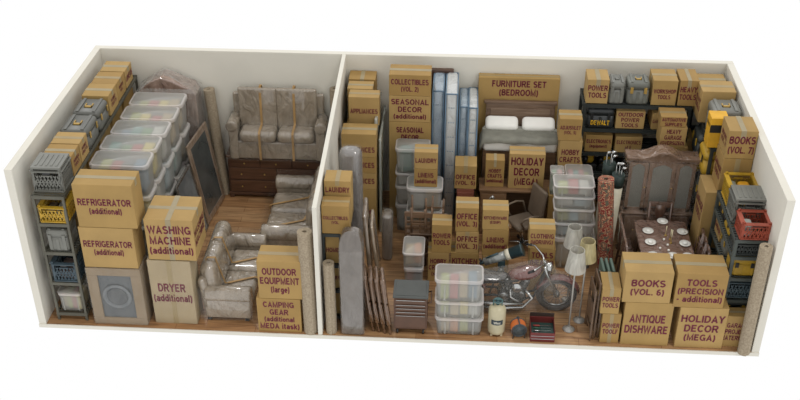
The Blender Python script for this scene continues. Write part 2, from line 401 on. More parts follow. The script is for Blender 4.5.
# ------------------------------------------------------------------ totes, crates, cases
PACK = {'red': 'b04440', 'green': '5f8f5a', 'lime green': 'a6ad55', 'blue': '5c7f96', 'yellow': 'd0bd5a', 'tan': 'b59d70', 'orange': 'c98042', 'dark grey': '5a5d5c', 'white': 'bdbcb2', 'teal': '4e8a80', 'pale blue': '9db7c0', 'pink': 'cf8f8c'}
def tote(x0, x1, y0, y1, z0, z1, where, cols=(), yaw=0, name='storage_tote', group=None, tier='clear', axis='x', lidmat=None, high=.9):
    cx, cy = (x0 + x1) / 2, (y0 + y1) / 2; w, d, h = x1 - x0, y1 - y0, z1 - z0 - .003
    t = thing(name, (cx, cy, z0), 'frosted ' + tier + ' storage tote ' + where, 'tote', yaw, group)
    r = min(.07, min(w, d) * .16); b = MB()
    ws, ds = w * .955, d * .93
    b.loft([rr(ws * .93, ds * .92, r * .8, 0.004), rr(ws * .95, ds * .94, r * .9, h * .3), rr(ws * .98, ds * .97, r, h * .78)], True, False)
    b.loft([rr(ws * .98, ds * .97, r, h * .78), rr(ws * 1.015, ds * 1.02, r, h * .79), rr(ws * 1.015, ds * 1.02, r, h * .86)], False, False)
    for s in (-1, 1): b.box(s * ws * .3 - ws * .02, s * ws * .3 + ws * .02, -ds * .5, -ds * .485, .05 * h, h * .75)
    b.build('bin', TOTE, t)
    l = MB(); l.loft([rr(w * .93, d * .88, r * .9, h * .965), rr(w * .915, d * .86, r * .8, h * .99)], False, True)
    ld = l.build('lid', lidmat or LID, t)
    l = MB(); l.loft([rr(w, d, r * 1.1, h * .87), rr(w, d, r * 1.1, h * .955), rr(w * .985, d * .975, r, h * .97), rr(w * .92, d * .87, r * .9, h * .97)], False, False)
    l.build('rim', RIM, ld)
    n = len(cols)
    for i, c in enumerate(cols):
        cw = ws * .80 / n; zz = h * random.uniform(high - .12, high); dy = ds * random.uniform(.5, .74)
        k = MB().box(-cw * .44, cw * .44, -dy / 2, dy / 2, 0, zz - .03)
        zq = zz * .5
        k2 = k.build('packet', plain(PACK[c], .75), None, .008)
        px = -ws * .40 + cw * (i + .5)
        v = Vector((px, random.uniform(-.02, .02), 0)); v.rotate(Euler((0, 0, yaw)))
        k2.location = (cx + v.x, cy + v.y, z0 + .012); k2.rotation_euler = (0, 0, yaw + random.uniform(-.03, .03))
        tag(k2, c + ' packet inside the tote ' + where, 'packet')
    return t
def crate(x0, x1, y0, y1, z0, z1, mat, label, open_top=True, group=None, name='plastic_crate', lidm=None):
    w, d, h = x1 - x0, y1 - y0, z1 - z0 - .003
    o = MB(); t = .012
    def wall(P, U, V, L, hh):
        P = Vector(P); U = Vector(U); V = Vector(V)
        def B(u0, v0, u1, v1, wd): o.bar(P + U * u0 + V * v0, P + U * u1 + V * v1, wd, t)
        B(0, .02, L, .02, .04); B(0, hh - .03, L, hh - .03, .06); B(.012, 0, .012, hh, .03); B(L - .012, 0, L - .012, hh, .03)
        B(L * .33, hh * .72, L * .67, hh * .72, .03); B(0, hh * .42, L, hh * .42, .014)
        n = max(4, int(L / .045))
        for i in range(n):
            u = L * i / n; v = L * (i + 1.6) / n
            if v > L: v = L
            B(u, .03, v, hh * .72, .012); B(v, .03, u, hh * .72, .012)
    wall((-w / 2, -d / 2, 0), (1, 0, 0), (0, 0, 1), w, h); wall((-w / 2, d / 2, 0), (1, 0, 0), (0, 0, 1), w, h)
    wall((-w / 2, -d / 2, 0), (0, 1, 0), (0, 0, 1), d, h); wall((w / 2, -d / 2, 0), (0, 1, 0), (0, 0, 1), d, h)
    o.box(-w / 2, w / 2, -d / 2, d / 2, 0.003, .012)
    c = o.build(name, mat); c.location = ((x0 + x1) / 2, (y0 + y1) / 2, z0); tag(c, label, 'crate', group)
    hd = MB().box(-w * .13, w * .13, -d / 2 - .012, -d / 2 - .006, h * .78, h * .9); hd.build('handle_slot', BLK, c)
    if lidm:
        l = MB().box(-w / 2 - .01, w / 2 + .01, -d / 2 - .01, d / 2 + .01, h, h + .03)
        for i in range(5): l.box(-w * .4 + i * w * .18, -w * .4 + i * w * .18 + w * .08, -d * .4, d * .4, h + .03, h + .038)
        l.build('lid', lidm, c, .006)
    return c
def case(x0, x1, y0, y1, z0, z1, label, mat=None, hand=None, yaw=0, name='tool_case', front='y', cat='case', latch=None):
    w, d, h = x1 - x0, y1 - y0, z1 - z0 - .003
    t = thing(name, ((x0 + x1) / 2, (y0 + y1) / 2, z0), label, cat, yaw); r = min(.06, h * .2)
    mat = mat or GREY; hand = hand or BRASS; latch = latch or hand
    b = MB().loft([rr(w * .95, d * .94, r, 0), rr(w * .98, d * .98, r, h * .1), rr(w * .98, d * .98, r, h * .66)], True, True)
    for s in (-1, 0, 1): b.box(s * w * .3 - .02, s * w * .3 + .02, -d * .5 - .004, -d * .48, h * .08, h * .6)
    b.build('body', mat, t)
    l = MB().loft([rr(w, d, r, h * .68), rr(w, d, r, h * .86), rr(w * .96, d * .95, r, h * .95), rr(w * .88, d * .86, r, h)], True, True)
    for s in (-1, 1): l.box(s * w * .3 - w * .05, s * w * .3 + w * .05, -d * .44, d * .44, h * .985, h + .012)
    l.build('lid', mat, t)
    hm = MB()
    for a in ((-w * .14, w * .14, -d * .16, -d * .08), (-w * .14, -w * .1, -d * .16, d * .08), (w * .1, w * .14, -d * .16, d * .08)): hm.box(a[0], a[1], a[2], a[3], h, h + .02)
    hm.build('handle', hand, t, .003)
    if front == 'y':
        for s in (-1, 1): MB().box(s * w * .3 - .022, s * w * .3 + .022, -d / 2 - .014, -d / 2 - .002, h * .52, h * .8).build('latch', latch, t, .003)
    if front in ('x', '-x'):
        q = 1 if front == 'x' else -1
        for s in (-1, 1):
            a, b2 = sorted((q * (w / 2 + .002), q * (w / 2 + .014)))
            MB().box(a, b2, s * d * .3 - .02, s * d * .3 + .02, h * .5, h * .8).build('latch', latch, t, .003)
    return t
def rack(x0, x1, y0, y1, zs, label, mat, top_post=0, solid=True, name='storage_rack', pw=.035, th=.03):
    t = thing(name, ((x0 + x1) / 2, (y0 + y1) / 2, 0), label, 'rack')
    w, d = x1 - x0, y1 - y0; zt = max(zs) + top_post
    for sx in (-1, 1):
        for sy in (-1, 1):
            p = MB().box(sx * (w / 2 - pw / 2) - pw / 2, sx * (w / 2 - pw / 2) + pw / 2, sy * (d / 2 - pw / 2) - pw / 2, sy * (d / 2 - pw / 2) + pw / 2, 0, zt)
            p.build('post', mat, t, .004)
    for z in zs:
        s = MB()
        s.box(-w / 2 + .002, w / 2 - .002, -d / 2 - .003, -d / 2 + .012, z - th * 1.6, z); s.box(-w / 2 + .002, w / 2 - .002, d / 2 - .012, d / 2 + .003, z - th * 1.6, z)
        s.box(-w / 2 - .003, -w / 2 + .012, -d / 2, d / 2, z - th * 1.6, z); s.box(w / 2 - .012, w / 2 + .003, -d / 2, d / 2, z - th * 1.6, z)
        n = int(d / .055)
        for i in range(n + 1):
            y = -d / 2 + .01 + (d - .02) * i / n; s.box(-w / 2 + .01, w / 2 - .01, y - .014, y + .014, z - .018, z - .004)
        s.build('shelf', mat, t)
    for sy in (-1, 1):
        MB().bar((-w / 2 + .02, sy * (d / 2 - .01), .15), (-w / 2 + .02, sy * (d / 2 - .01), .16), .01) if False else None
    return t
def rug_roll(bx, by, tx, ty, tz, r, label, mat=None, bz=0.0, name='rolled_rug', sq=1.0):
    """a rug rolled in a spiral, from base centre to top centre"""
    mat = mat or RUG; a = Vector((bx, by, bz)); b = Vector((tx, ty, tz)); L = (b - a).length
    mb = MB(); turns = 4.2; n = 96; th = r / (turns + .6) * .78; outer = []; inner = []
    for i in range(n + 1):
        q = i / n; ang = q * turns * 2 * PI; rad = r * .28 + (r - r * .28 - th / 2) * q
        for lst, k in ((outer, .5), (inner, -.5)):
            lst.append(((rad + th * k) * math.cos(ang), (rad + th * k) * math.sin(ang)))
    vs = []; 
    for z in (0, L):
        vs += [(x, y, z) for x, y in outer] + [(x, y, z) for x, y in inner]
    m = n + 1; fs = []
    for i in range(n):
        fs.append((i, i + 1, 2 * m + i + 1, 2 * m + i)); fs.append((m + i + 1, m + i, 3 * m + i, 3 * m + i + 1))
        fs.append((i + 1, i, m + i, m + i + 1)); fs.append((2 * m + i, 2 * m + i + 1, 3 * m + i + 1, 3 * m + i))
    fs.append((0, 2 * m, 3 * m, m)); fs.append((n, m + n, 3 * m + n, 2 * m + n))
    mb.add(vs, fs, False)
    mb.lathe([(r * .97, .01), (r * .97, L - .06)], n=32) if False else None
    o = mb.build(name, mat); q = (b - a).to_track_quat('Z', 'Y')
    o.rotation_mode = 'QUATERNION'; o.rotation_quaternion = q; o.location = a
    return tag(o, label, 'rug')
def frame_quad(A, B, C, D2, label, name, cat, frame_mat, pane_mat, fw=.07, th=.035, pane='pane', inner=None):
    """a framed flat thing given its four corners (top-front, top-back, bottom-back, bottom-front)"""
    A, B, C, D2 = map(Vector, (A, B, C, D2)); loc = (C + D2) / 2
    U = (B - A + C - D2).normalized(); V = (A - D2 + B - C); V = (V - U * V.dot(U)).normalized(); N = U.cross(V)
    w = ((B - A).length + (C - D2).length) / 2; h = ((A - D2).length + (B - C).length) / 2; ctr = (A + B + C + D2) / 4
    t = thing(name, ctr, label, cat); M = Matrix((U, V, N)).transposed().to_4x4()
    f = MB()
    f.box(-w / 2, w / 2, -h / 2, -h / 2 + fw, -th / 2, th / 2, M); f.box(-w / 2, w / 2, h / 2 - fw, h / 2, -th / 2, th / 2, M)
    f.box(-w / 2, -w / 2 + fw, -h / 2 + fw, h / 2 - fw, -th / 2, th / 2, M); f.box(w / 2 - fw, w / 2, -h / 2 + fw, h / 2 - fw, -th / 2, th / 2, M)
    f.build('frame', frame_mat, t, .01)
    if inner:
        g = MB(); q = fw * 1.0
        for a in ((-w / 2 + q, w / 2 - q, -h / 2 + q, -h / 2 + q + .015), (-w / 2 + q, w / 2 - q, h / 2 - q - .015, h / 2 - q), (-w / 2 + q, -w / 2 + q + .015, -h / 2 + q, h / 2 - q), (w / 2 - q - .015, w / 2 - q, -h / 2 + q, h / 2 - q)):
            g.box(a[0], a[1], a[2], a[3], -th * .3, th * .4, M)
        g.build('inner_moulding', inner, t)
    MB().box(-w / 2 + fw * .9, w / 2 - fw * .9, -h / 2 + fw * .9, h / 2 - fw * .9, -th * .2, th * .2, M).build(pane, pane_mat, t)
    return t
def struct(name, mb, mat, **k):
    o = mb.build(name, mat, None, **k); o['kind'] = 'structure'; return o

# ------------------------------------------------------------------ the room
T = .102
struct('floor', MB().box(0, W, 0, D, -.02, 0), floor_mat())
struct('trim_1', MB().box(-T, W + T, -.015, 0, -.055, 0).box(-T, W + T, 0, D + T, -.055, -.021), WALL)
def wallbox(name, x0, x1, y0, y1, z0, zt):
    """zt: heights of the four top corners (x0y0, x1y0, x1y1, x0y1)"""
    m = MB().add([(x0, y0, z0), (x1, y0, z0), (x1, y1, z0), (x0, y1, z0), (x0, y0, zt[0]), (x1, y0, zt[1]), (x1, y1, zt[2]), (x0, y1, zt[3])],
                 [(0, 3, 2, 1), (4, 5, 6, 7), (0, 1, 5, 4), (1, 2, 6, 5), (2, 3, 7, 6), (3, 0, 4, 7)])
    return struct(name, m, WALL, bevel=.006)
wallbox('wall_left', -T, 0, 0, D, -.02, (2.475, 2.475, 2.43, 2.43))
wallbox('wall_right', W, W + T, 0, D, -.02, (2.41, 2.41, 2.46, 2.46))
wallbox('wall_back', -T, W + T, D, D + T, -.02, (2.43, 2.46, 2.46, 2.43))
zd = ay(313, 207.7, 0).z
wallbox('wall_divider', 3.765, 3.825, 0, D, 0.0, (zd, zd, 2.44, 2.44))

# ================================================================== LEFT BAY
# rack on the left wall
rz = [.128, .65, 1.152, 1.61, 2.035]
rack(.13, .555, .1, 3.62, rz, 'dark metal shelving rack along the left side wall', RACKM)
def topz(i): return rz[i] + .002
# front items
crate(.16, .53, .20, .56, topz(4), 2.38, GREY, 'grey lattice crate with lid on front end of left rack', lidm=GREY, name='plastic_crate')
crate(.19, .53, .12, .5, topz(3), 1.88, YEL, 'yellow lattice crate at front of the left rack')
for i, (c, h) in enumerate((('6c5e4a', .12), ('8b8b80', .14))):
    o = MB().box(-.06, .06, -.12, .12, 0, h).build('folded_cloth', plain(c, .9), None, .02); o.location = (.28 + i * .15, .3, topz(3) + .013)
    tag(o, ('brown', 'grey')[i] + ' folded cloth inside yellow crate of left rack', 'cloth')
case(.19, .5, .12, .5, topz(2), 1.49, 'grey lidded plastic bin on middle shelf of left rack', GREY, GREY, name='plastic_bin', cat='bin')
crate(.2, .52, .12, .5, topz(1), .98, plain('3f4e56', .5), 'slate blue lattice crate at front of the left rack', lidm=None)
o = MB().box(-.11, .11, -.14, .14, 0, .15).build('folded_cloth', plain('6d5c55', .9), None, .02); o.location = (.36, .31, topz(1) + .013); tag(o, 'brown folded cloth inside slate blue crate', 'cloth')
tote(.17, .52, .12, .5, topz(0), .45, 'on lowest shelf of left rack', ('tan', 'lime green', 'red', 'yellow'))
# boxes on the rack top
pz = topz(4)
yy = [.53, 1.0, 1.45, 1.95, 2.45, 2.95, 3.3]
carton(.15, .54, .60, .92, pz, 2.34, 'front cardboard box on left rack, behind grey crate', right=['POWER', 'TOOLS'])
carton(.15, .54, .94, 1.25, pz, 2.34, 'second cardboard box on left rack from the front', right=['HOBBY', 'CRAFTS'])
case(.15, .54, 1.28, 1.76, pz, 2.34, 'dark grey tool case with brass latches, nearer of two on left rack', CASEG, front='x')
case(.15, .54, 1.80, 2.25, pz, 2.34, 'dark grey tool case with brass latches, farther of two on left rack', CASEG, front='x')
carton(.15, .54, 2.28, 2.68, pz, 2.36, 'cardboard box on left rack just behind grey tool cases', right=['HOBBY', 'CRAFTS'])
carton(.15, .53, 2.72, 3.11, pz, 2.34, 'second to last cardboard box on left rack top', right=['BOOKS', 'VOL.'])
carton(.15, .53, 3.15, 3.5, pz, 2.33, 'cardboard box on left rack in the back corner', right=['LINENS'])
# deeper items on the inner shelves
for j, (a, b, c) in enumerate(((.7, 1.15, 3), (1.25, 1.7, 3), (1.8, 2.3, 3), (2.4, 2.9, 3), (3.0, 3.5, 3), (.65, 1.1, 2), (1.2, 1.75, 2), (1.9, 2.4, 2))):
    carton(.18, .5, a, b, topz(c), topz(c) + (.33 if c == 3 else .38), 'cardboard box inside left rack, %s on the %s shelf' % (('nearest', 'second', 'third', 'fourth', 'farthest', 'nearest', 'second', 'third')[j], 'upper' if c == 3 else 'middle'), tape='y')

# refrigerator column
Yf = .068
zs = [0, .951, 1.595, 2.25]
w0 = thing('washing_machine', (1.04, .24, 0), 'film wrapped white washer in a cardboard surround under refrigerator boxes', 'washer')
b = MB(); fw_ = .735; hh = .945; dd = .37; b.box(-fw_ / 2, fw_ / 2, -dd / 2 + .03, dd / 2, 0, hh)
for a in ((-fw_ / 2, fw_ / 2, hh - .12, hh), (-fw_ / 2, fw_ / 2, 0, .11), (-fw_ / 2, -fw_ / 2 + .14, .11, hh - .12), (fw_ / 2 - .14, fw_ / 2, .11, hh - .12)): b.box(a[0], a[1], -dd / 2, -dd / 2 + .03, a[2], a[3])
b.build('cardboard_surround', card_mat('857258'), w0, .006)
MB().box(-fw_ / 2 + .14, fw_ / 2 - .14, -dd / 2 + .022, -dd / 2 + .031, .11, hh - .12).build('front_panel', plain('4b5053', .3), w0)
dr = MB(); Mw = Matrix.Translation((0, -dd / 2 + .018, .47)) @ Matrix.Rotation(PI / 2, 4, 'X')
dr.lathe([(.2, 0), (.2, .015), (.18, .025), (.16, .02), (.155, .005)], M=Mw, n=32); dr.build('door', plain('63686b', .25), w0)
MB().lathe([(.15, 0), (.13, .012), (.05, .018)], M=Mw, n=32).build('door_glass', plain('474b4e', .12), w0)
fm = MB(); fm.box(-fw_ / 2 - .008, fw_ / 2 + .008, -dd / 2 - .012, dd / 2 + .006, .002, hh + .002); fm.build('stretch_film', FILM, w0, .01)
p0 = ay(76.5, 226, Yf); 
carton(.675, 1.395, Yf, .44, .955, 1.597, 'REFRIGERATOR cardboard box in the middle of its stack', ['REFRIGERATOR', '(additional)'], fs=.36, tape='')
carton(.70, 1.47, Yf, .45, 1.6, 2.255, 'REFRIGERATOR cardboard box, topmost of its stack', ['REFRIGERATOR', '(additional)'], fs=.36)
# washing machine / dryer
zt = ay(172, 220, .12).z; zm = ay(175, 261, .12).z; yk = az(175, 195.5, zt).y
c1 = carton(1.50, 2.08, .12, .47, 0, zm, 'film wrapped DRYER cardboard box beneath the WASHING MACHINE box', ['DRYER', '(additional)'], fs=.36, mat=card_mat('a08f70'), tape='xf')
MB().box(-.30, .30, -.187, .185, .002, zm + 0).build('stretch_film', FILM2, c1, .02)
x0 = ay(143, 220, .12).x; x1 = ay(192, 222, .12).x
carton(x0, x1, .12, yk, zm + .012, zt, 'WASHING MACHINE cardboard box on the DRYER box', ['WASHING', 'MACHINE', '(additional)'], right=['WASHING', 'MACHINE'], fs=.66, tape='xyf')
# five stacks of totes
ord_ = ['nearest', 'second', 'third', 'fourth', 'farthest']
tier = ['bottom', 'second', 'third', 'top']
cl = [('lime green', 'red', 'dark grey', 'blue'), ('teal', 'green', 'red', 'yellow'), ('blue', 'teal', 'green', 'white'), ('lime green', 'yellow', 'red', 'tan'), ('lime green', 'red', 'yellow', 'tan')]
ty0 = [.98, 1.42, 1.86, 2.31, 2.75]
for i in range(5):
    for k in range(4):
        dx = (.0, .01, .03, .05, .055)[i]
        j = random.uniform(-.012, .012)
        cs = cl[i] if k == 3 else random.sample(list(PACK), 3)
        a, b_ = .59 + dx + j, 1.405 + dx + j - (.0 if k == 3 else .02)
        tote(a, b_, ty0[i], ty0[i] + .42, k * .5, (k + 1) * .5, 'in the %s of five tall stacks, %s tier' % (ord_[i], tier[k]), cs, group=None)
# wrapped headboard / armoire with peaked top
t = thing('wardrobe', (1.05, 3.52, 0), 'brown wardrobe with peaked top shrouded in film against back wall', 'wardrobe')
m = MB(); xs0, xs1 = -.42, .47; y0_, y1_ = -.17, .17
prof = [(xs0, 0), (xs1, 0), (xs1, 1.85), (xs1 - .05, 1.95), (.3, 1.99), (.12, 2.08), (-.05, 2.13), (-.2, 2.06), (xs0 + .1, 1.98), (xs0, 1.88)]
n = len(prof); m.add([(x, y0_, z) for x, z in prof] + [(x, y1_, z) for x, z in prof], [tuple(reversed(range(n)))[::-1], tuple(range(n, 2 * n))[::-1]] + [(i, i + n, (i + 1) % n + n, (i + 1) % n) for i in range(n)])
m.build('body', wrapped('80695c', .25), t, .02)
MB().box(xs0 + .06, -.01, y0_ - .02, y0_, .1, 1.8).build('door', wrapped('765f52', .2), t, .01)
MB().box(.02, xs1 - .06, y0_ - .02, y0_, .1, 1.8).build('door', wrapped('765f52', .2), t, .01)
m = MB().box(xs0 - .03, xs1 + .03, y0_ - .04, y1_ + .005, 0.01, 1.9)
m2 = MB(); q = [(xs0 - .03, y0_ - .04, 1.9), (xs1 + .03, y0_ - .04, 1.9), (xs1 + .03, y1_ + .005, 1.9), (xs0 - .03, y1_ + .005, 1.9), (-.05, 0, 2.22), (.05, .02, 2.2)]
m2.add(q, [(0, 1, 5, 4), (1, 2, 5), (2, 3, 4, 5), (3, 0, 4)])
m2.add([(q[i][0], q[i][1], z) for z in (.02,) for i in range(4)] + [q[i] for i in range(4)], [(0, 1, 5, 4), (1, 2, 6, 5), (2, 3, 7, 6), (3, 0, 4, 7)])
m2.build('stretch_film', clear('d8d4cc', .24, .12, .9, 'stretch_film'), t)
# rug rolls of the left bay
def rr_px(b, by, tp, ty, tzguess=None, r=.1, label='', **k):
    B = az(b[0], b[1], 0) if by is None else ay(b[0], b[1], by)
    Tt = ay(tp[0], tp[1], ty)
    return rug_roll(B.x, B.y, Tt.x, Tt.y, Tt.z, r, label, bz=max(0.0, B.z) if by is not None else 0, **k)
rug_roll(1.80, 3.50, ay(209, 89, 3.6).x, 3.6, ay(209, 89, 3.6).z, .095, 'tall beige rolled rug leaning on back wall beside wrapped wardrobe')
rug_roll(3.67, 3.60, 3.65, 3.62, ay(331, 89, 3.6).z, .09, 'beige rolled rug in corner behind the dresser and divider')
rug_roll(3.665, .085, 3.64, .11, ay(306, 232, .1).z, .105, 'beige rolled rug left of the divider beside OUTDOOR EQUIPMENT box')
rug_roll(3.945, .09, 3.935, .11, ay(328, 263, .1).z, .082, 'short beige rolled rug right of the divider front')
# mirrors
glass = plain('6c706e', .1, .5, .2, 3)
frame_quad((1.5, 2.58, 1.4), (1.62, 3.40, 1.38), (1.80, 3.34, .02), (1.72, 2.48, .02), 'wood framed mirror leaning on tote stacks near the back wall', 'framed_mirror', 'mirror', wrapped('86725f', .1, .3), glass, .085, inner=plain('8b7a6c', .4))
frame_quad((1.49, 1.80, 1.15), (1.52, 2.5, 1.12), (1.73, 2.5, .02), (1.70, 1.80, .02), 'dark framed glass panel leaning on tote stacks behind WASHING MACHINE box', 'framed_picture', 'picture', wrapped('4f4b46'), plain('84898a', .12, .35, .25, 3), .05)
# dresser
def dresser(x0, x1, y0, y1, h, label):
    t = thing('dresser', ((x0 + x1) / 2, (y0 + y1) / 2, 0), label, 'dresser'); w = x1 - x0; d = y1 - y0
    b = MB().box(-w / 2 + .02, w / 2 - .02, -d / 2 + .02, d / 2, .06, h - .035)
    b.build('carcass', WOODD, t, .004)
    MB().box(-w / 2, w / 2, -d / 2, d / 2, h - .035, h).build('top', wood('4a3224', '654938'), t, .008)
    MB().box(-w / 2 + .005, w / 2 - .005, -d / 2 + .005, d / 2, .05, .1).build('plinth', WOODD, t, .006)
    for sx in (-1, 1):
        for sy in (-1, 1): MB().box(sx * (w / 2 - .05) - .04, sx * (w / 2 - .05) + .04, sy * (d / 2 - .05) - .04, sy * (d / 2 - .05) + .04, 0, .055).build('foot', WOODD, t, .01)
    hs = h - .035
    def dw(a, b_, c, e):
        q = MB().box(a, b_, -d / 2 + .002, -d / 2 + .022, c, e).build('drawer', wood('49301f', '664634'), t, .006)
        n = 1 if b_ - a < .55 else 2
        for i in range(n):
            kx = (a + b_) / 2 + (0 if n == 1 else (i - .5) * (b_ - a) * .5)
            MB().lathe([(.006, 0), (.008, .012), (.014, .018), (.008, .026)], M=Matrix.Translation((kx, -d / 2 + .002, (c + e) / 2)) @ Matrix.Rotation(PI / 2, 4, 'X'), n=10).build('knob', BRASS, q)
    a0, a1 = -w / 2 + .04, w / 2 - .04; w3 = (a1 - a0) / 3
    for i in range(3): dw(a0 + i * w3 + .008, a0 + (i + 1) * w3 - .008, hs - .17, hs - .02)
    w2 = (a1 - a0) / 2
    for i in range(2):
        for c, e in ((hs - .40, hs - .19), (.12, hs - .42)): dw(a0 + i * w2 + .008, a0 + (i + 1) * w2 - .008, c, e)
    return t
dresser(1.89, 3.50, 3.36, 3.70, .79, 'dark wooden chest of drawers beneath the wrapped loveseat')
# ------------------------------------------------------------------ sofas
def sofa(loc, rz, L, dp, hb, hs, label, ncush=2, arm_w=.17, arm_h=None, name='wrapped_sofa', straps=(.33, .67), rake=.08, legs=True, slant=0, mat=None, nback=None):
    """origin at base centre, length along x, front faces -y"""
    t = thing(name, loc, label, 'sofa', rz); S = mat or SOFA
    arm_h = arm_h or hs + .2; z0 = .05 if legs else .0
    pillow_mb(-L / 2 + .02, L / 2 - .02, -dp / 2 + .03, dp / 2 - .02, z0, hs * .62, .03).build('base', S, t)
    for s in (-1, 1):
        a, b_ = sorted((s * L / 2, s * (L / 2 - arm_w)))
        m = pillow_mb(a + .012, b_ - .012, -dp / 2, dp / 2 - .04, z0, arm_h - .06, .03)
        c = (a + b_) / 2; R = arm_w * .56
        ring = []
        for y, k in ((-dp / 2 - .012, .7), (-dp / 2 - .006, .95), (-dp / 2 + .02, 1), (dp / 2 - .06, 1), (dp / 2 - .03, .8)):
            ring.append([(c + s * .01 + R * k * math.cos(q * PI / 8), y, arm_h - R + R * k * math.sin(q * PI / 8)) for q in range(16)])
        m.loft(ring); m.build('arm', S, t)
    x0, x1 = -L / 2 + arm_w, L / 2 - arm_w; cw = (x1 - x0) / ncush; bt = dp * .26
    nb_ = nback or ncush
    M = Matrix.Translation((0, dp / 2 - bt * .45, z0)) @ Matrix.Rotation(-rake, 4, 'X')
    pillow_mb(-L / 2 + .05, L / 2 - .05, -bt * .35, bt * .35, .02, hb - (.12 if nb_ > 1 else .22), .06, M).build('back_frame', S, t)
    nb_ = nback or ncush; bw = (x1 - x0) / nb_
    for i in range(ncush):
        a = x0 + i * cw
        pillow_mb(a + .006, a + cw - .006, -dp / 2 - .02, dp / 2 - bt, hs * .6, hs, .075).build('seat_cushion', S, t)
        M2 = Matrix.Translation((0, dp / 2 - bt * 1.0, hs * .85)) @ Matrix.Rotation(-rake, 4, 'X')
        if i < nb_: pillow_mb(x0 + i * bw - (.02 if nb_ > 1 else .09), x0 + (i + 1) * bw + (.02 if nb_ > 1 else .09) - (.03 if nb_ > 1 and i == 0 else 0), -bt * .45, bt * (.3 if nb_ > 1 else .9), 0, hb - hs * .85, .1, M2).build('back_cushion', S, t)
    if legs:
        for sx in (-1, 1):
            for sy in (-1, 1): MB().box(sx * (L / 2 - .06) - .025, sx * (L / 2 - .06) + .025, sy * (dp / 2 - .07) - .025, sy * (dp / 2 - .07) + .025, 0, .06).build('leg', BLK, t)
    for q in straps:
        x = -L / 2 + L * q; sl = (q - .5) * .0; m = MB()
        xf = x + slant; pts = [(xf, -dp / 2 - .03, z0 + .02), (xf, -dp / 2 - .035, hs * .97), (xf, -dp / 2 + .02, hs + .012), (x + slant * .25, dp / 2 - bt * 1.7, hs + .016), (x, dp / 2 - bt * 1.56, hs + .05), (x, dp / 2 - bt * 1.45 + rake * (hb - hs), hb - .08), (x, dp / 2 - bt * .95, hb + .022), (x, dp / 2 - bt * .3, hb + .016), (x, dp / 2 + .03, hb - .1), (x, dp / 2 + .015, z0 + .05)]
        for p1, p2 in zip(pts, pts[1:]): m.bar(p1, p2, .035, .006) if abs(p1[1] - p2[1]) < abs(p1[2] - p2[2]) else m.bar(p1, p2, .035, .006)
        m.build('strap', STRAP, t)
    f = MB(); e = .03
    ring = lambda y0, y1, z: [(-L / 2 - e, y0, z), (L / 2 + e, y0, z), (L / 2 + e, y1, z), (-L / 2 - e, y1, z)]
    f.loft([ring(-dp / 2 - e * 1.3, dp / 2 + .03, z0 + .01), ring(-dp / 2 - e * 1.4, dp / 2 + .035, hs), ring(-dp / 2 - e, dp / 2 + .04, arm_h + .02)], False, False, False)
    f.build('stretch_film', FILM2, t)
    return t
sofa((2.75, 3.455, .793), 0, 1.54, .42, 1.12, .5, 'film wrapped beige loveseat with two straps on the dark dresser', 2, legs=False, rake=.03, arm_h=.68)
sofa((3.235, 2.42, 0), -PI / 2, 1.60, .99, .88, .40, 'film wrapped sofa standing against the divider, facing left', 2, arm_h=.60, arm_w=.22, rake=.06, straps=(.22, .62), slant=.3, nback=1)
sofa((2.49, .92, 0), PI / 2, 1.45, .66, .84, .38, 'film wrapped sofa with straps beside the OUTDOOR EQUIPMENT box', 2, arm_h=.54, arm_w=.2, rake=.14, straps=(.22, .55), slant=.22, nback=1)
# outdoor/camping
pcol(.03, 256, 300, [262, 299, None], .38, [dict(label='OUTDOOR EQUIPMENT cardboard box on the CAMPING GEAR box', text=['OUTDOOR', 'EQUIPMENT', '(large)'], fs=.62),
     dict(label='CAMPING GEAR cardboard box on floor under OUTDOOR EQUIPMENT box', text=['CAMPING', 'GEAR', '(additional', 'MEDA itask)'], fs=.78, tape='')])

exec_right = True
# ================================================================== RIGHT BAY
# boxes in back-left corner
z3 = lambda x, y, Y: ay(x, y, Y).z
carton(ay(347, 97, 2.85).x + .02, ay(379, 97, 2.85).x, 2.85, 3.10, z3(362, 122, 2.85) - .05, z3(362, 97, 2.85), 'APPLIANCES cardboard box on the back stack by the divider', ['APPLIANCES'], fs=.2)
carton(3.90, 4.3, 2.85, 3.1, 1.1, z3(362, 122, 2.85) - .052, 'plain cardboard box under the rear APPLIANCES box', tape='')
carton(3.90, 4.3, 2.85, 3.1, 0, 1.098, 'tall cardboard box at bottom under the rear APPLIANCES box', tape='')
carton(3.90, 4.28, 3.12, 3.38, 1.4, z3(362, 88.5, 3.12), 'middle one of three cardboard boxes stacked by divider back', tape='x')
carton(3.90, 4.28, 3.12, 3.38, 0, 1.398, 'tall cardboard box standing under middle box by divider back', tape='')
carton(3.89, 4.30, 3.40, 3.70, 1.5, z3(362, 79, 3.4), 'rearmost cardboard box in the corner right of divider', tape='y')
carton(3.89, 4.30, 3.40, 3.70, 0, 1.498, 'tall cardboard box in the corner under rearmost box', tape='')
pcol(2.35, 341, 376, [134, 157, 173, 189, None], .33, [
    dict(label='APPLIANCES cardboard box topping the nearer tall stack', text=['APPLIANCES'], fs=.4, ty=-.18, tape='x'),
    dict(label='APPLIANCES cardboard box second from top of nearer stack', text=['APPLIANCES'], fs=.42, tape=''),
    dict(label='APPLIANCES cardboard box third from top of nearer stack', text=['APPLIANCES'], fs=.42, tape=''),
    dict(label='LINENS cardboard box at bottom of nearer APPLIANCES stack', text=['LINENS'], fs=.2, tape='')])
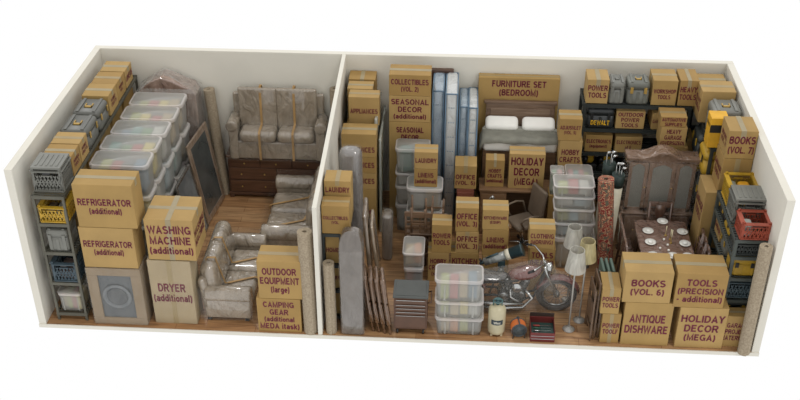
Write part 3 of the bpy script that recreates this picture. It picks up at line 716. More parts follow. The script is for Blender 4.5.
# white wrapped panel standing next to the stack
def slab(name, x0, x1, y0, y1, z0, z1, label, cat, mat, r=.04, film=None, rot=None, edge=None):
    t = thing(name, ((x0 + x1) / 2, (y0 + y1) / 2, z0), label, cat); w, d, h = x1 - x0, y1 - y0, z1 - z0
    pillow_mb(-w / 2, w / 2, -d / 2, d / 2, 0, h, r).build('body', mat, t)
    if edge:
        m = MB()
        for zz in (h - .02, .02): m.tube([(-w / 2, -d / 2, zz), (w / 2, -d / 2, zz), (w / 2, d / 2, zz), (-w / 2, d / 2, zz), (-w / 2, -d / 2, zz)], .012, 6)
        m.tube([(-w / 2, -d / 2, 0.02), (-w / 2, -d / 2, h - .02)], .012, 6); m.tube([(w / 2, -d / 2, 0.02), (w / 2, -d / 2, h - .02)], .012, 6)
        m.build('piping', edge, t)
    if film: pillow_mb(-w / 2 - .015, w / 2 + .015, -d / 2 - .015, d / 2 + .015, 0.01, h + .02, r).build('stretch_film', film, t)
    if rot: t.rotation_euler = rot
    return t
slab('door_panel', 4.33, 4.38, 2.75, 3.65, 0, 1.86, 'pale grey wrapped panel standing beside the APPLIANCES stack', 'panel', wrapped('9a998d'), .02)
slab('door_panel', 4.41, 4.45, 2.5, 3.6, 0, 1.66, 'greenish wrapped panel standing left of COLLECTIBLES stack', 'panel', wrapped('8b9088'), .02)
# grey padded thing between laundry and appliances
slab('folded_cot', ay(338, 150, 1.3).x, ay(361, 150, 1.3).x, 1.3, 1.55, 0, ay(349, 152, 1.3).z, 'grey film wrapped folded cot standing behind LAUNDRY box', 'cot', wrapped('6f6a66', .1, .28), .1, FILM2)
# rack with laundry and collectibles
YL = 1.0
zc0 = z3(337, 233, .32)
rack(3.835, 4.09, .30, 1.10, [.10, z3(330, 289, .32), z3(330, 264, .32), zc0 - .006], 'dark metal rack under COLLECTIBLES box beside the divider', RACKD, pw=.03)
za, zb_, zc_ = .105, z3(330, 289, .32) + .005, z3(330, 264, .32) + .005
carton(3.87, 4.055, .34, .9, za, zb_ - .07, 'cardboard box on lowest shelf of rack beside divider', tape='')
carton(3.87, 4.055, .34, .9, zb_, zc_ - .06, 'HOBBY cardboard box on middle shelf of rack beside divider', ['HOBBY'], fs=.4, tape='')
carton(3.87, 4.055, .34, .9, zc_, zc0 - .07, 'HOME cardboard box on upper shelf of rack beside divider', ['HOME'], fs=.35, tape='')
zl = z3(339, 197, .58)
carton(3.84, ay(351, 206, .3).x - .03, .3, .54, zc0, z3(337, 206, .3), 'COLLECTIBLES cardboard box in front of and below LAUNDRY box', ['COLLECTIBLES', '(VOL.'], fs=.5)
carton(3.85, ay(352, 181, .58).x - .02, .58, .86, zc0, zl - .002, 'cardboard box under LAUNDRY box and behind COLLECTIBLES box', tape='')
carton(3.85, ay(352, 181, .58).x - .02, .58, .86, zl, z3(339, 181, .58), 'LAUNDRY cardboard box behind COLLECTIBLES box by divider', ['LAUNDRY'], fs=.45, ty=-.05, tape='y')
# wrapped tall slab (front)
t = thing('wrapped_mattress', (4.235, .17, 0), 'tall film wrapped grey mattress standing at front near divider', 'mattress')
w = .31; m = MB(); rings = []
for z, y1, y0, q in ((0, .1, -.13, 1), (.02, .11, -.15, 1), (.8, .11, -.15, 1), (1.38, .11, -.15, 1), (1.48, .11, -.145, .97), (1.56, .1, -.13, .88), (1.61, .09, -.11, .74), (1.64, .07, -.09, .5), (1.65, .05, -.06, .25)):
    rings.append(rr(w * q, y1 - y0, .03, z, 0, (y0 + y1) / 2))
m.loft(rings); m.build('body', wrapped('5a5148', .1, .25), t)
pillow_mb(-w / 2 - .012, w / 2 + .012, -.165, .12, .01, 1.40, .04).build('stretch_film', FILM2, t)
# leaning wooden frames, four wrapped folded chairs
t = slab('table_top', -.03, .03, 0, .5, 0, 1.62, 'film wrapped wooden table top leaning upright behind grey mattress', 'table top', wrapped('6f5f4c'), .02)
t.location = (4.48, .75, 0); t.rotation_euler = (0, -.07, .05)
t = slab('table_top', -.022, .022, 0, .45, 0, 1.45, 'thin tan wrapped board leaning against the wrapped table top', 'board', wrapped('7d6a52'), .015)
t.location = (4.60, .75, 0); t.rotation_euler = (0, -.10, .05)
slab('wrapped_stool', 4.50, 4.66, 1.75, 2.0, 0, .80, 'grey film wrapped stool standing behind the leaning boards', 'stool', wrapped('6e655b'), .05, FILM2)
names4 = ['leftmost', 'second from left', 'third from left', 'rightmost']
for i in range(4):
    t = thing('folded_chair', (4.49 + i * .08, .30 - i * .02, 0), 'brown padded chair folded in film, ' + names4[i] + ' of four beside grey mattress', 'chair', .12, 'four wrapped folded chairs')
    M = Matrix.Rotation(-.12, 4, 'Y')
    WR = wrapped('66492f', .2, .25)
    f = MB()
    for y in (-.17, .17): f.tube([M @ Vector((0, y, .0)), M @ Vector((-.01, y, .45)), M @ Vector((.0, y * .9, .86))], .017, 8)
    f.bar(M @ Vector((0, -.17, .1)), M @ Vector((0, .17, .1)), .025)
    f.build('frame', WR, t)
    pillow_mb(-.034, .034, -.16, .16, .5, .92, .03, M).build('backrest', WR, t)
    pillow_mb(-.035, .03, -.18, .18, .14, .5, .03, M).build('seat', WR, t)
# tool chest on casters
x0, x1 = 4.79, 5.24; t = thing('tool_chest', ((x0 + x1) / 2, .27, 0), 'rolling brown tool chest with grey top and silver drawer pulls', 'tool chest')
w = x1 - x0; d = .36; TB = plain('553a29', .5, 0); 
MB().box(-w / 2, w / 2, -d / 2, d / 2, .09, .62).build('cabinet', TB, t, .006)
MB().box(-w / 2 - .012, w / 2 + .012, -d / 2 - .012, d / 2 + .012, .62, .645).box(-w / 2 + .02, w / 2 - .02, -d / 2 + .02, d / 2 - .02, .645, .65).build('top', plain('444744', .5), t, .006)
zz = [.60, .52, .46, .40, .34, .12]
for a, b_ in zip(zz, zz[1:]):
    q = MB().box(-w / 2 + .02, w / 2 - .02, -d / 2 - .012, -d / 2, b_ + .006, a - .004).build('drawer', TB, t, .003)
    MB().box(-w / 2 + .03, w / 2 - .03, -d / 2 - .022, -d / 2 - .012, a - .016, a - .008).build('drawer_pull', CHROME, q, .003)
m = MB(); m.tube([(w / 2, -.12, .5), (w / 2 + .05, -.12, .52), (w / 2 + .05, .12, .52), (w / 2, .12, .5)], .011, 8); m.build('side_handle', TB, t)
for sx in (-1, 1):
    for sy in (-1, 1):
        q = MB().box(sx * (w / 2 - .05) - .02, sx * (w / 2 - .05) + .02, sy * (d / 2 - .05) - .02, sy * (d / 2 - .05) + .02, .06, .09).build('caster', CHAR, t)
        MB().lathe([(.025, -.012), (.037, -.01), (.037, .01), (.025, .012)], M=Matrix.Translation((sx * (w / 2 - .05), sy * (d / 2 - .05) - (.02 if sy < 0 else 0), .037)) @ Matrix.Rotation(PI / 2, 4, 'Y'), n=16).build('wheel', BLK, q)
# collectibles stack at the back
YC = 2.95
zs = pcol(YC, 389, 431, [75, 96, 122, None], .36, [
    dict(label='COLLECTIBLES (VOL. 2) cardboard box on top of its stack', text=['COLLECTIBLES', '(VOL. 2)'], fs=.6),
    dict(label='SEASONAL DECOR (additional) cardboard box under COLLECTIBLES (VOL. 2)', text=['SEASONAL', 'DECOR', '(additional)'], fs=.72, tape=''),
    dict(label='tall SEASONAL DECOR cardboard box at bottom of COLLECTIBLES stack', text=None, tape='')])
lettering(['SEASONAL', 'DECOR'], .46, .32, Mfront(ay(410, 131, YC).x, YC - .006, zs[2] - .2), None)
lt = [o for o in COL.objects if o.name.startswith('lettering') and o.parent is None][-1]
bx_ = [o for o in COL.objects if o.get('label', '').startswith('tall SEASONAL')][0]
lt.parent = bx_; lt.matrix_parent_inverse = Matrix.LocRotScale(bx_.location, bx_.rotation_euler, None).inverted()
# brown headboard behind
t = thing('bed_headboard', (5.15, 3.68, 0), 'dark wooden headboard standing on back wall behind COLLECTIBLES boxes', 'headboard')
MB().box(-.3, .3, -.03, .03, 0, 2.2).build('panel', WOODD, t, .01)
MB().box(-.33, .33, -.04, .04, 2.2, 2.26).build('top_rail', WOODD, t, .01)
# totes left
def ptote(Y, xl, xr, rows, d, wheres, cols, z0=0, **k):
    xm = (xl + xr) / 2; zs = [z0 if r is None else ay(xm, r, Y).z for r in rows]
    for i, wh in enumerate(wheres):
        tote(ay(xl, rows[i], Y).x, ay(xr, rows[i], Y).x, Y, Y + d, zs[i + 1], zs[i], wh, cols[i], **k)
    return zs
ptote(2.55, 395, 430, [149, 174, 187, 205, None], .34, ['topmost behind the LAUNDRY and LINENS boxes', 'second from top behind LINENS box', 'third from top behind stacked chairs', 'at bottom of stack behind stacked chairs'],
      [('teal', 'white'), ('white', 'green', 'tan'), ('white', 'pale blue'), ('pale blue', 'tan')])
zt = ptote(2.1, 406, 443, [189, 212, None], .4, ['directly under the LINENS box', 'on floor under LINENS tote'], [('white', 'tan'), ('tan', 'white')])
z1_ = zt[0]
xl, xr = ay(414, 189, 2.16).x, ay(437, 189, 2.16).x
carton(xl, xr, 2.16, 2.38, z1_, z3(425, 169, 2.16), 'LINENS cardboard box standing on a tote under LAUNDRY', ['LINENS', '(additional)'], fs=.6, tape='')
carton(xl, xr, 2.16, 2.4, z3(425, 169, 2.16), z3(425, 152, 2.16), 'LAUNDRY cardboard box on top of the LINENS box', ['LAUNDRY'], fs=.45)
# upside-down stacked chairs
def chair(loc, rz, label, mat, group=None, flip=False, w=.4, h=.92, sh=.45, name='wooden_chair', slats=3, vase=False, cush=None, d=None, cat='chair'):
    t = thing(name, loc, label, cat, rz, group); d = d or w
    def tr(p): return (p[0], p[1], sh + .02 - p[2]) if flip else p
    for s in (-1, 1):
        m = MB().tube([tr((s * (w / 2 - .02), -d / 2 + .02, 0)), tr((s * (w / 2 - .03), -d / 2 + .03, sh))], .018, 6); m.build('leg', mat, t)
        m = MB().tube([tr((s * (w / 2 - .02), d / 2 + .02, 0)), tr((s * (w / 2 - .025), d / 2 - .02, sh)), tr((s * (w / 2 - .02), d / 2 + .05, h))], .018, 6); m.build('leg', mat, t)
    a = tr((0, 0, sh - .02))[2]; b_ = tr((0, 0, sh + .02))[2]
    pillow_mb(-w / 2, w / 2, -d / 2, d / 2, min(a, b_), max(a, b_), .018).build('seat', cush or mat, t)
    m = MB()
    for z in (.15, .27):
        m.bar(tr((-w / 2 + .03, -d / 2 + .02, z)), tr((w / 2 - .03, -d / 2 + .02, z)), .018); m.bar(tr((-w / 2 + .03, -d / 2 + .02, z)), tr((-w / 2 + .03, d / 2, z)), .018); m.bar(tr((w / 2 - .03, -d / 2 + .02, z)), tr((w / 2 - .03, d / 2, z)), .018)
    m.build('stretcher', mat, t)
    m = MB(); yb = d / 2 + .035
    m.bar(tr((-w / 2 + .01, yb + .015, h - .03)), tr((w / 2 - .01, yb + .015, h - .03)), .03, .07)
    if vase:
        pts = [(.03, sh + .03), (.09, sh + .1), (.035, sh + .2), (.08, sh + .32), (.06, h - .04)]
        r = [[tr((x, yb - .01, z)), tr((x, yb + .01, z)), tr((-x, yb + .01, z)), tr((-x, yb - .01, z))] for x, z in pts]
        MB().loft(r).build('splat', mat, t)
    else:
        for q in (-.06, .06): m.bar(tr((q, yb, sh)), tr((q, yb + .015, h - .03)), .02)
        for i in range(slats): m.bar(tr((-w / 2 + .02, yb - .01, sh + .12 + i * .1)), tr((w / 2 - .02, yb - .01, sh + .12 + i * .1)), .022, .04)
    m.build('backrest', mat, t)
    return t
chair((5.01, 1.88, .0), PI, 'brown wooden chair upright at bottom left of chair pile', WOODM, 'piled wooden chairs', w=.34, h=.95)
chair((5.30, 1.86, .0), PI, 'brown wooden chair upright at bottom right of chair pile', WOODM, 'piled wooden chairs', w=.34, h=.95)
t = chair((5.09, 1.80, .56), .0, 'brown wooden chair upside down on left of chair pile', WOODM, 'piled wooden chairs', flip=True, w=.34, h=.8)
t = chair((5.27, 1.83, .53), PI, 'brown wooden chair upside down on right of chair pile', WOODM, 'piled wooden chairs', flip=True, w=.30, h=.8)
# mattresses
MW = wrapped('c4c4c0', .05); MBl = wrapped('8fa0ac', .1); EDGE = plain('5d7588', .5)
def mattress(x0, x1, y0, y1, h, label, blue=False):
    t = slab('mattress', x0, x1, y0, y1, 0, h, label, 'mattress', wrapped('94a2ad', .06) if blue else MW, .04, None, None, EDGE)
    w = x1 - x0; d = y1 - y0
    m = MB()
    for i in range(8):
        for j in range(3): m.lathe([(.012, 0), (.006, .004)], M=Matrix.Translation((w * (.1 * (j - 1)) * 2, -d / 2 - .002, h * (i + 1) / 9)) @ Matrix.Rotation(PI / 2, 4, 'X'), n=8)
    m.build('tufting', MBl, t)
    pillow_mb(-w / 2 - .006, w / 2 + .006, -d / 2 - .01, d / 2 + .01, .01, h + .012, .04).build('stretch_film', clear('b5c2cc', .1, .12, .9, 'blue_film'), t)
    return t
mattress(ay(433, 92, 3.05).x, ay(444, 92, 3.05).x, 3.05, 3.66, z3(440, 90, 3.05), 'tall bluish film wrapped mattress edge, leftmost of standing mattresses', True)
mattress(ay(446, 92, 2.95).x, ay(458, 92, 2.95).x, 2.95, 3.66, z3(451, 93, 2.95), 'tall white film wrapped mattress left of OFFICE (VOL. 5)')
mattress(ay(460, 104, 3.05).x, ay(468, 104, 3.05).x, 3.05, 3.66, z3(464, 106, 3.05), 'shorter bluish wrapped mattress behind OFFICE (VOL. 5)', True)
mattress(ay(469, 104, 3.0).x, ay(478, 104, 3.0).x, 3.0, 3.66, z3(474, 107, 3.0), 'shorter white wrapped mattress next to the bed')
# office 5 on wooden cabinet
zz = pcol(2.45, 455, 477, [166, 189], .3, [dict(label='OFFICE (VOL. 5) cardboard box on a red wooden cabinet', text=['OFFICE', '(VOL. 5)'], fs=.45, ty=-.1, tape='y')], z0=0)
zq = z3(466, 189, 2.45)
t = thing('filing_cabinet', ((ay(455, 189, 2.45).x + ay(476, 189, 2.45).x) / 2, 2.6, 0), 'reddish wooden cabinet under the OFFICE (VOL. 5) box', 'cabinet')
RW = wood('6b3d30', '8a5443')
MB().box(-.13, .13, -.15, .15, 0, zq - .005).build('carcass', RW, t, .006)
for a, b_ in ((.08, .38), (.40, zq - .06)):
    q = MB().box(-.115, .115, -.165, -.15, a, b_).build('drawer', RW, t, .004); MB().box(-.03, .03, -.18, -.165, (a + b_) / 2, (a + b_) / 2 + .015).build('handle', BRASS, q)
# office 3 stack etc
pcol(1.35, 456, 479, [208, 232, 253, None], .3, [
    dict(label='OFFICE (VOL. 3) cardboard box, topmost of its stack', text=['OFFICE', '(VOL. 3)'], fs=.55),
    dict(label='OFFICE (VOL. 3) cardboard box, second in its stack', text=['OFFICE', '(VOL. 3)'], fs=.6, tape='y'),
    dict(label='KITCHEN cardboard box under OFFICE (VOL. 3) boxes', text=['KITCHEN'], fs=.3, xl=451, ty=.2)])
pcol(1.3, 432, 452, [225, 253, None], .28, [
    dict(label='ROWER TOOLS cardboard box on the HOBBY CRAFTS box', text=['ROWER', 'TOOLS'], fs=.5),
    dict(label='HOBBY CRAFTS cardboard box on floor under ROWER TOOLS', text=['HOBBY', 'CRAFTS', '(small)'], fs=.7, xl=428, xr=449)])
pcol(1.3, 483, 509, [210, 230, 256, None], .27, [
    dict(label='KITCHENWARE cardboard box on the LINENS box by telescope', text=['KITCHENWARE', '(EQUIP)'], fs=.55),
    dict(label='LINENS (additional) cardboard box between KITCHENWARE and floor stack', text=['LINENS', '(additional)'], fs=.5),
    dict(label='plain cardboard box at bottom behind the motorcycle seat', tape='')])
pcol(1.05, 530, 556, [229, 249, 269, None], .27, [
    dict(label='CLOTHING cardboard box on the TOOLS (HEAVY) box', text=['CLOTHING', '(MORNING)'], fs=.6),
    dict(label='TOOLS (HEAVY) cardboard box under the CLOTHING box', text=['TOOLS', '(HEAVY)'], fs=.65, tape=''),
    dict(label='plain cardboard box under TOOLS (HEAVY) behind motorcycle', tape='')])
# big carton, bed
carton(ay(479, 78, 3.5).x, ay(561, 78, 3.5).x, 3.56, 3.71, 0, ay(520, 78, 3.56).z, 'huge FURNITURE SET (BEDROOM) cardboard box standing behind the bed', tape='x')
bx_ = [o for o in COL.objects if o.get('label', '').startswith('huge FURN')][0]
hz = ay(520, 88.5, 3.56).z
lettering(['FURNITURE SET', '(BEDROOM)'], .82, .30, Mfront(0, -.079, hz), bx_, small=False, fill=1)
bz = 1.25; bx0, bx1 = ay(481, 150, 2.95).x + .0, ay(559, 150, 2.95).x
t = thing('double_bed', ((bx0 + bx1) / 2, 3.2, 0), 'made double bed with wooden headboard, pillows and grey-green blanket', 'bed'); w = bx1 - bx0
MB().box(-w / 2 + .03, w / 2 - .03, -.22, .26, 0, bz).build('bed_frame', WOODM, t, .01)
pillow_mb(-w / 2 + .02, w / 2 - .02, -.26, .27, bz, bz + .2, .06).build('mattress', plain('d8d6cf', .8, 0, .04), t)
hb = MB().box(-w / 2 + .06, w / 2 - .06, .28, .33, .3, ay(520, 104, 3.5).z); hb.box(-w / 2 + .03, w / 2 - .03, .27, .34, ay(520, 104, 3.5).z, ay(520, 104, 3.5).z + .05)
hz_ = ay(520, 104, 3.5).z
q = hb.build('headboard', wood('5b4636', '7b6350'), t, .01)
MB().box(-w / 2 + .13, w / 2 - .13, .268, .282, hz_ - .45, hz_ - .07).build('headboard_panel', wood('66503f', '86705c'), q, .01)
m = MB(); nx, ny = 24, 10
vs = []; x_ = w / 2 + .02
for j in range(ny + 1):
    y = -.27 + .33 * j / ny
    for i in range(nx + 1):
        u = -1 + 2 * i / nx; x = u * x_; edge = max(0, abs(u) - .92) / .08
        z = bz + .225 + .008 * math.sin(u * 9 + j) - .13 * edge ** 1.3
        if j == 0: z -= .06
        vs.append((x if edge == 0 else math.copysign(w / 2 - .0 + .02 * edge, u), y - (.01 if j == 0 else 0), z))
fs = [(j * (nx + 1) + i, j * (nx + 1) + i + 1, (j + 1) * (nx + 1) + i + 1, (j + 1) * (nx + 1) + i) for j in range(ny) for i in range(nx)]
m.add(vs, fs, True); m.build('blanket', plain('77766b', .9, 0, .1, 9), t, 0, solid=.02)
pillow_mb(-w / 2 + .01, w / 2 - .01, .02, .10, bz + .2, bz + .245, .02).build('blanket_fold', plain('8a897e', .9), t)
for s in (-1, 1):
    o = pillow_mb(-.25, .25, -.12, .12, 0, .12, .06).build('bed_pillow', plain('e3e1da', .85, 0, .03), None)
    o.location = ((bx0 + bx1) / 2 + s * .28, 3.36, bz + .24); o.rotation_euler = (.5, 0, 0); tag(o, 'white pillow on the %s half of the double bed' % ('left' if s < 0 else 'right'), 'pillow')
# desk with boxes and office chair
dz = .80; dy0 = ay(520, 190, 2.55).z
t = thing('wooden_desk', (6.5, 2.68, 0), 'wooden desk with drawers holding the HOLIDAY DECOR box', 'desk')
dxl, dxr = ay(479, 190, 2.55).x - 6.5, ay(556, 191, 2.55).x - 6.5; dz = dy0
WK = wood('6b5038', '86684b')
MB().box(dxl, dxr, -.16, .2, dz - .035, dz).build('desktop', WK, t, .006)
for a, b_ in ((dxl + .02, dxl + .42), (dxr - .22, dxr - .02)):
    q = MB().box(a, b_, -.13, .18, 0, dz - .035).build('pedestal', WK, t, .004)
    for k in range(3):
        e = MB().box(a + .015, b_ - .015, -.145, -.13, .06 + k * .24, .27 + k * .24).build('drawer', WK, q, .004)
MB().box(dxl + .42, dxr - .22, .16, .18, .2, dz - .035).build('modesty_panel', wood('4b3828', '5f4934'), t)
zs = pcol(2.62, 487, 505, [160, 182.5], .2, [dict(label='HOBBY CRAFTS (additional) cardboard box on left of desk', text=['HOBBY', 'CRAFTS', '(additional)'], fs=.62, ty=-.05)], z0=dz) if False else None
def on(Y, xl, xr, yt, z0, d, **k):
    lab = k.pop('label'); return carton(ay(xl, yt, Y).x, ay(xr, yt, Y).x, Y, Y + d, z0, ay((xl + xr) / 2, yt, Y).z, lab, **k)
on(2.62, 486, 505, 160, dz, .2, label='HOBBY CRAFTS (additional) cardboard box on left of desk', text=['HOBBY', 'CRAFTS', '(additional)'], fs=.6, ty=-.08, tape='y')
on(2.60, 510, 546, 154, dz, .24, label='HOLIDAY DECOR (MEGA) cardboard box on the wooden desk', text=['HOLIDAY', 'DECOR', '(MEGA)'], fs=.78)
# bottles on small cabinet, arc lamp
for i, px in enumerate((497.5, 502)):
    p = ay(px, 203, 2.2)
    o = MB().lathe([(.03, 0), (.032, .01), (.032, .1), (.014, .14), (.014, .16), (.018, .165), (.018, .185)], n=14).build('spray_bottle', plain('dcd9d0', .3), None)
    o.location = (p.x, 2.2, 0); tag(o, 'white bottle, %s of the pair in front of desk drawers' % ('left' if i == 0 else 'right'), 'bottle')
    o.location.z = .46
t = thing('side_table', (6.22, 2.2, 0), 'small wooden side table carrying two white bottles', 'table')
MB().box(-.22, .2, -.12, .12, .43, .458).build('tabletop', WK, t, .005)
for sx in (-.19, .17):
    for sy in (-.09, .09): MB().box(sx - .012, sx + .012, sy - .012, sy + .012, 0, .43).build('leg', WK, t)
t = thing('chrome_lamp', (6.07, 2.2, .458), 'slim curved chrome lamp standing on the side table', 'lamp')
MB().lathe([(.05, 0), (.05, .012), (.01, .02)]).build('base', CHROME, t)
MB().tube([(0, 0, .01), (-.02, 0, .25), (0, 0, .42), (.04, 0, .47)], .009, 8).build('pole', CHROME, t)
MB().lathe([(.035, 0), (.02, .05), (.008, .06)], c=(.045, 0, .42)).build('shade', CHROME, t)
# office chair
t = thing('office_chair', (6.60, 2.25, 0), 'taupe office chair with chrome star base at the desk', 'chair', .5); UP = plain('6d5f4f', .7)
pillow_mb(-.2, .2, -.19, .19, .42, .5, .035).build('seat', UP, t)
M = Matrix.Translation((.2, 0, .5)) @ Matrix.Rotation(.12, 4, 'Y')
pillow_mb(-.03, .03, -.19, .19, .0, .5, .028, M).build('backrest', UP, t)
for s in (-1, 1): MB().tube([(.16, s * .2, .48), (.12, s * .235, .66), (.0, s * .24, .69), (-.14, s * .235, .67), (-.17, s * .21, .6), (-.1, s * .19, .47)], .017, 8).build('armrest', UP, t)
MB().tube([(0, 0, .1), (0, 0, .43)], .022, 10).build('gas_lift', CHROME, t)
m = MB()
for k in range(5):
    a = k * 2 * PI / 5; m.tube([(0, 0, .1), (.24 * math.cos(a), .24 * math.sin(a), .065)], [.02, .012], 8)
m.build('star_base', CHROME, t)
for k in range(5):
    a = k * 2 * PI / 5; MB().torus((.24 * math.cos(a), .24 * math.sin(a), .03), .018, .012, 'x', 12, 6).build('caster', BLK, t)
# front totes
ptote(.1, 434.5, 484, [281, 303, 319, None], .40, ['topmost of the front stack beside the tool chest', 'in middle of front stack beside the gas cylinder', 'at bottom of front stack beside the tool chest'],
      [('lime green', 'red', 'tan', 'blue'), ('lime green', 'tan', 'yellow', 'white'), ('tan', 'orange', 'lime green', 'dark grey')])
# small totes
zz = z3(413, 257, .95)
tote(4.87, 5.15, 1.0, 1.44, 0, z3(413, 256, 1.0) - .22, 'small and lower, on floor behind the tool chest', ('pink', 'blue'), tier='clear')
tote(4.85, 5.16, 1.0, 1.46, z3(413, 256, 1.0) - .22, z3(413, 254, 1.0), 'small and upper, behind the tool chest', ('tan', 'orange'), tier='clear')
# telescope on tripod
YT = 1.02
A = ay(481, 263, YT); B = ay(523, 249.5, YT); t = thing('telescope', ((A.x + B.x) / 2, YT, 0), 'dark teal telescope with silver band on tripod above motorcycle', 'telescope')
o0 = Vector(((A.x + B.x) / 2, YT, 0)); a = Vector((A.x, YT, A.z)) - o0; b_ = Vector((B.x, YT, B.z)) - o0; dv = b_ - a
DT = plain('33474b', .3, .2); SIL = plain('8d918e', .25, .5)
MB().tube([a + dv * .08, a + dv * .62], [.06, .07], 16).build('tube', wrapped('767a76', .2), t)
MB().tube([a + dv * .6, a + dv * .72], .08, 16).build('band', plain('cfc9b4', .3), t)
MB().tube([a + dv * .7, a + dv * .96, a + dv * .965, a + dv * 1.0], [.082, .088, .096, .096], 18).build('dew_shield', DT, t)
MB().tube([a - dv * .03, a + dv * .1], [.022, .03], 12).build('focuser', DT, t)
MB().tube([a + dv * .02 + Vector((0, 0, 0)), a + Vector((-.02, 0, .07))], .016, 10).build('eyepiece', BLK, t)
MB().tube([a + dv * .12 + Vector((0, -.02, .075)), a + dv * .4 + Vector((0, -.02, .09))], .014, 8).build('finder_scope', DT, t)
c_ = a + dv * .5
MB().box(c_.x - .05, c_.x + .05, -.05, .05, c_.z - .16, c_.z - .05).build('mount', DT, t, .01)
for k in range(3):
    an = k * 2 * PI / 3 + .5; MB().tube([(c_.x, 0, c_.z - .12), (c_.x + .16 * math.cos(an), .12 * math.sin(an), 0)], .014, 8).build('leg', SIL, t)
# motorcycle
t = thing('motorcycle', (6.35, .74, 0), 'film wrapped cruiser motorcycle with faded red tank and fender', 'motorcycle')
fx, rx, R = ay(556, 303, .68).x - 6.35, -.62, .285
RED = wrapped('6d423b', .18, .12); ST = wrapped('3d3a37', .2, .2); MET = plain('8f9190', .2, .8, .1)
for nm, x in (('front_wheel', fx), ('rear_wheel', rx)):
    q = MB().torus((x, 0, R), R - .045, .045, 'y', 36, 8).build(nm, plain('3b3836', .5), t)
    m = MB().torus((x, 0, R), R - .095, .014, 'y', 32, 6)
    for k in range(16):
        an = k * PI / 8; m.tube([(x, (.02 if k % 2 else -.02), R), (x + (R - .1) * math.cos(an), 0, R + (R - .1) * math.sin(an))], .0035, 4)
    m.build('rim', MET, q)
    MB().lathe([(.035, -.05), (.045, -.03), (.045, .03), (.035, .05)], M=Matrix.Translation((x, 0, R)) @ Matrix.Rotation(PI / 2, 4, 'X'), n=16).build('hub', MET, q)
def fender(x, a0, a1, wd, rad, name, mat):
    vs = []; fs = []; n = 14
    for i in range(n + 1):
        an = a0 + (a1 - a0) * i / n
        for k in range(7):
            u = -1 + k / 3; rr_ = rad - .035 * u * u; vs.append((x + rr_ * math.cos(an), u * wd, R + rr_ * math.sin(an)))
    for i in range(n):
        for k in range(6): fs.append((i * 7 + k, i * 7 + k + 1, (i + 1) * 7 + k + 1, (i + 1) * 7 + k))
    MB().add(vs, fs, True).build(name, mat, t, 0, solid=.006)
fender(fx, .25, 2.75, .075, R + .045, 'front_fender', RED); fender(rx, .3, 2.9, .09, R + .05, 'rear_fender', RED)
# tank
rings = []
for u, wz, hz2, cz in ((0, .02, .02, .60), (.05, .09, .06, .6), (.14, .125, .085, .62), (.26, .13, .1, .64), (.36, .11, .09, .66), (.43, .06, .06, .68), (.46, .02, .02, .69)):
    rings.append([(-.02 + u, wz * math.cos(k * PI / 8), cz + hz2 * math.sin(k * PI / 8)) for k in range(16)])
MB().loft(rings).build('fuel_tank', RED, t)
rings = []
for u, wz, hz2, cz in ((0, .03, .02, .58), (.08, .12, .05, .60), (.2, .14, .05, .565), (.34, .12, .045, .55), (.46, .07, .04, .57), (.5, .03, .02, .58)):
    rings.append([(-.52 + u, wz * math.cos(k * PI / 8), cz + hz2 * math.sin(k * PI / 8)) for k in range(16)])
MB().loft(rings).build('seat', ST, t)
m = MB()
for s in (-1, 1):
    m.tube([(rx, s * .1, R), (-.2, s * .09, .3), (.15, s * .09, .22), (.35, s * .06, .28), (.48, s * .02, .66)], .017, 8); m.tube([(rx, s * .1, R), (-.4, s * .09, .5), (.1, s * .05, .52), (.45, 0, .7)], .015, 8)
m.build('frame', BLK, t)
m = MB(); m.lathe([(.1, -.1), (.12, -.08), (.12, .08), (.1, .1)], M=Matrix.Translation((.12, 0, .27)) @ Matrix.Rotation(PI / 2, 4, 'X'), n=20); m.box(-.14, .16, -.09, .09, .16, .32)
m.lathe([(.07, -.13), (.08, -.11), (.08, .11), (.07, .13)], M=Matrix.Translation((-.08, 0, .28)) @ Matrix.Rotation(PI / 2, 4, 'X'), n=20)
m.build('engine_block', MET, t, .008)
for lean, xx in ((-.42, .03), (.42, .16)):
    M = Matrix.Translation((xx, 0, .34)) @ Matrix.Rotation(lean, 4, 'Y'); m = MB()
    for k in range(8): m.lathe([(.062, k * .022), (.062, k * .022 + .012)], M=M, n=16, smooth=False); m.lathe([(.048, k * .022 + .01), (.048, k * .022 + .024)], M=M, n=12)
    m.lathe([(.055, .18), (.045, .21)], M=M, n=16); m.build('cylinder', MET, t)
MB().lathe([(.05, 0), (.075, .01), (.075, .03), (.05, .045)], M=Matrix.Translation((.1, -.1, .45)) @ Matrix.Rotation(PI / 2, 4, 'X'), n=20).build('air_cleaner', CHROME, t)
for k, z in enumerate((.12, .19)):
    MB().tube([(.22 - k * .2, -.08, .4), (.32 - k * .3, -.13, .3), (.2, -.15, z + .02), (-.1, -.15, z), (-.7, -.15, z + .02)], [.022, .022, .022, .03, .034], 10).build('exhaust_pipe', CHROME, t)
for s in (-1, 1):
    pillow_mb(-.72, -.40, s * .17 - .05, s * .17 + .05, .26, .5, .04).build('saddlebag', ST, t)
    m = MB().tube([(fx, s * .07, R), (.5, s * .075, .68), (.46, s * .07, .8)], [.02, .022, .018], 10); m.build('fork_tube', CHROME, t)
    MB().tube([(.46, 0, .8), (.44, s * .1, .86), (.34, s * .27, .9), (.24, s * .33, .88)], .012, 8).build('handlebar', CHROME, t)
    MB().tube([(.3, s * .3, .89), (.22, s * .34, .88)], .018, 8).build('grip', BLK, t)
MB().lathe([(.01, 0), (.055, .01), (.075, .06), (.075, .1), (.065, .105)], M=Matrix.Translation((.46, 0, .74)) @ Matrix.Rotation(PI / 2, 4, 'Y'), n=20).build('headlight', CHROME, t)
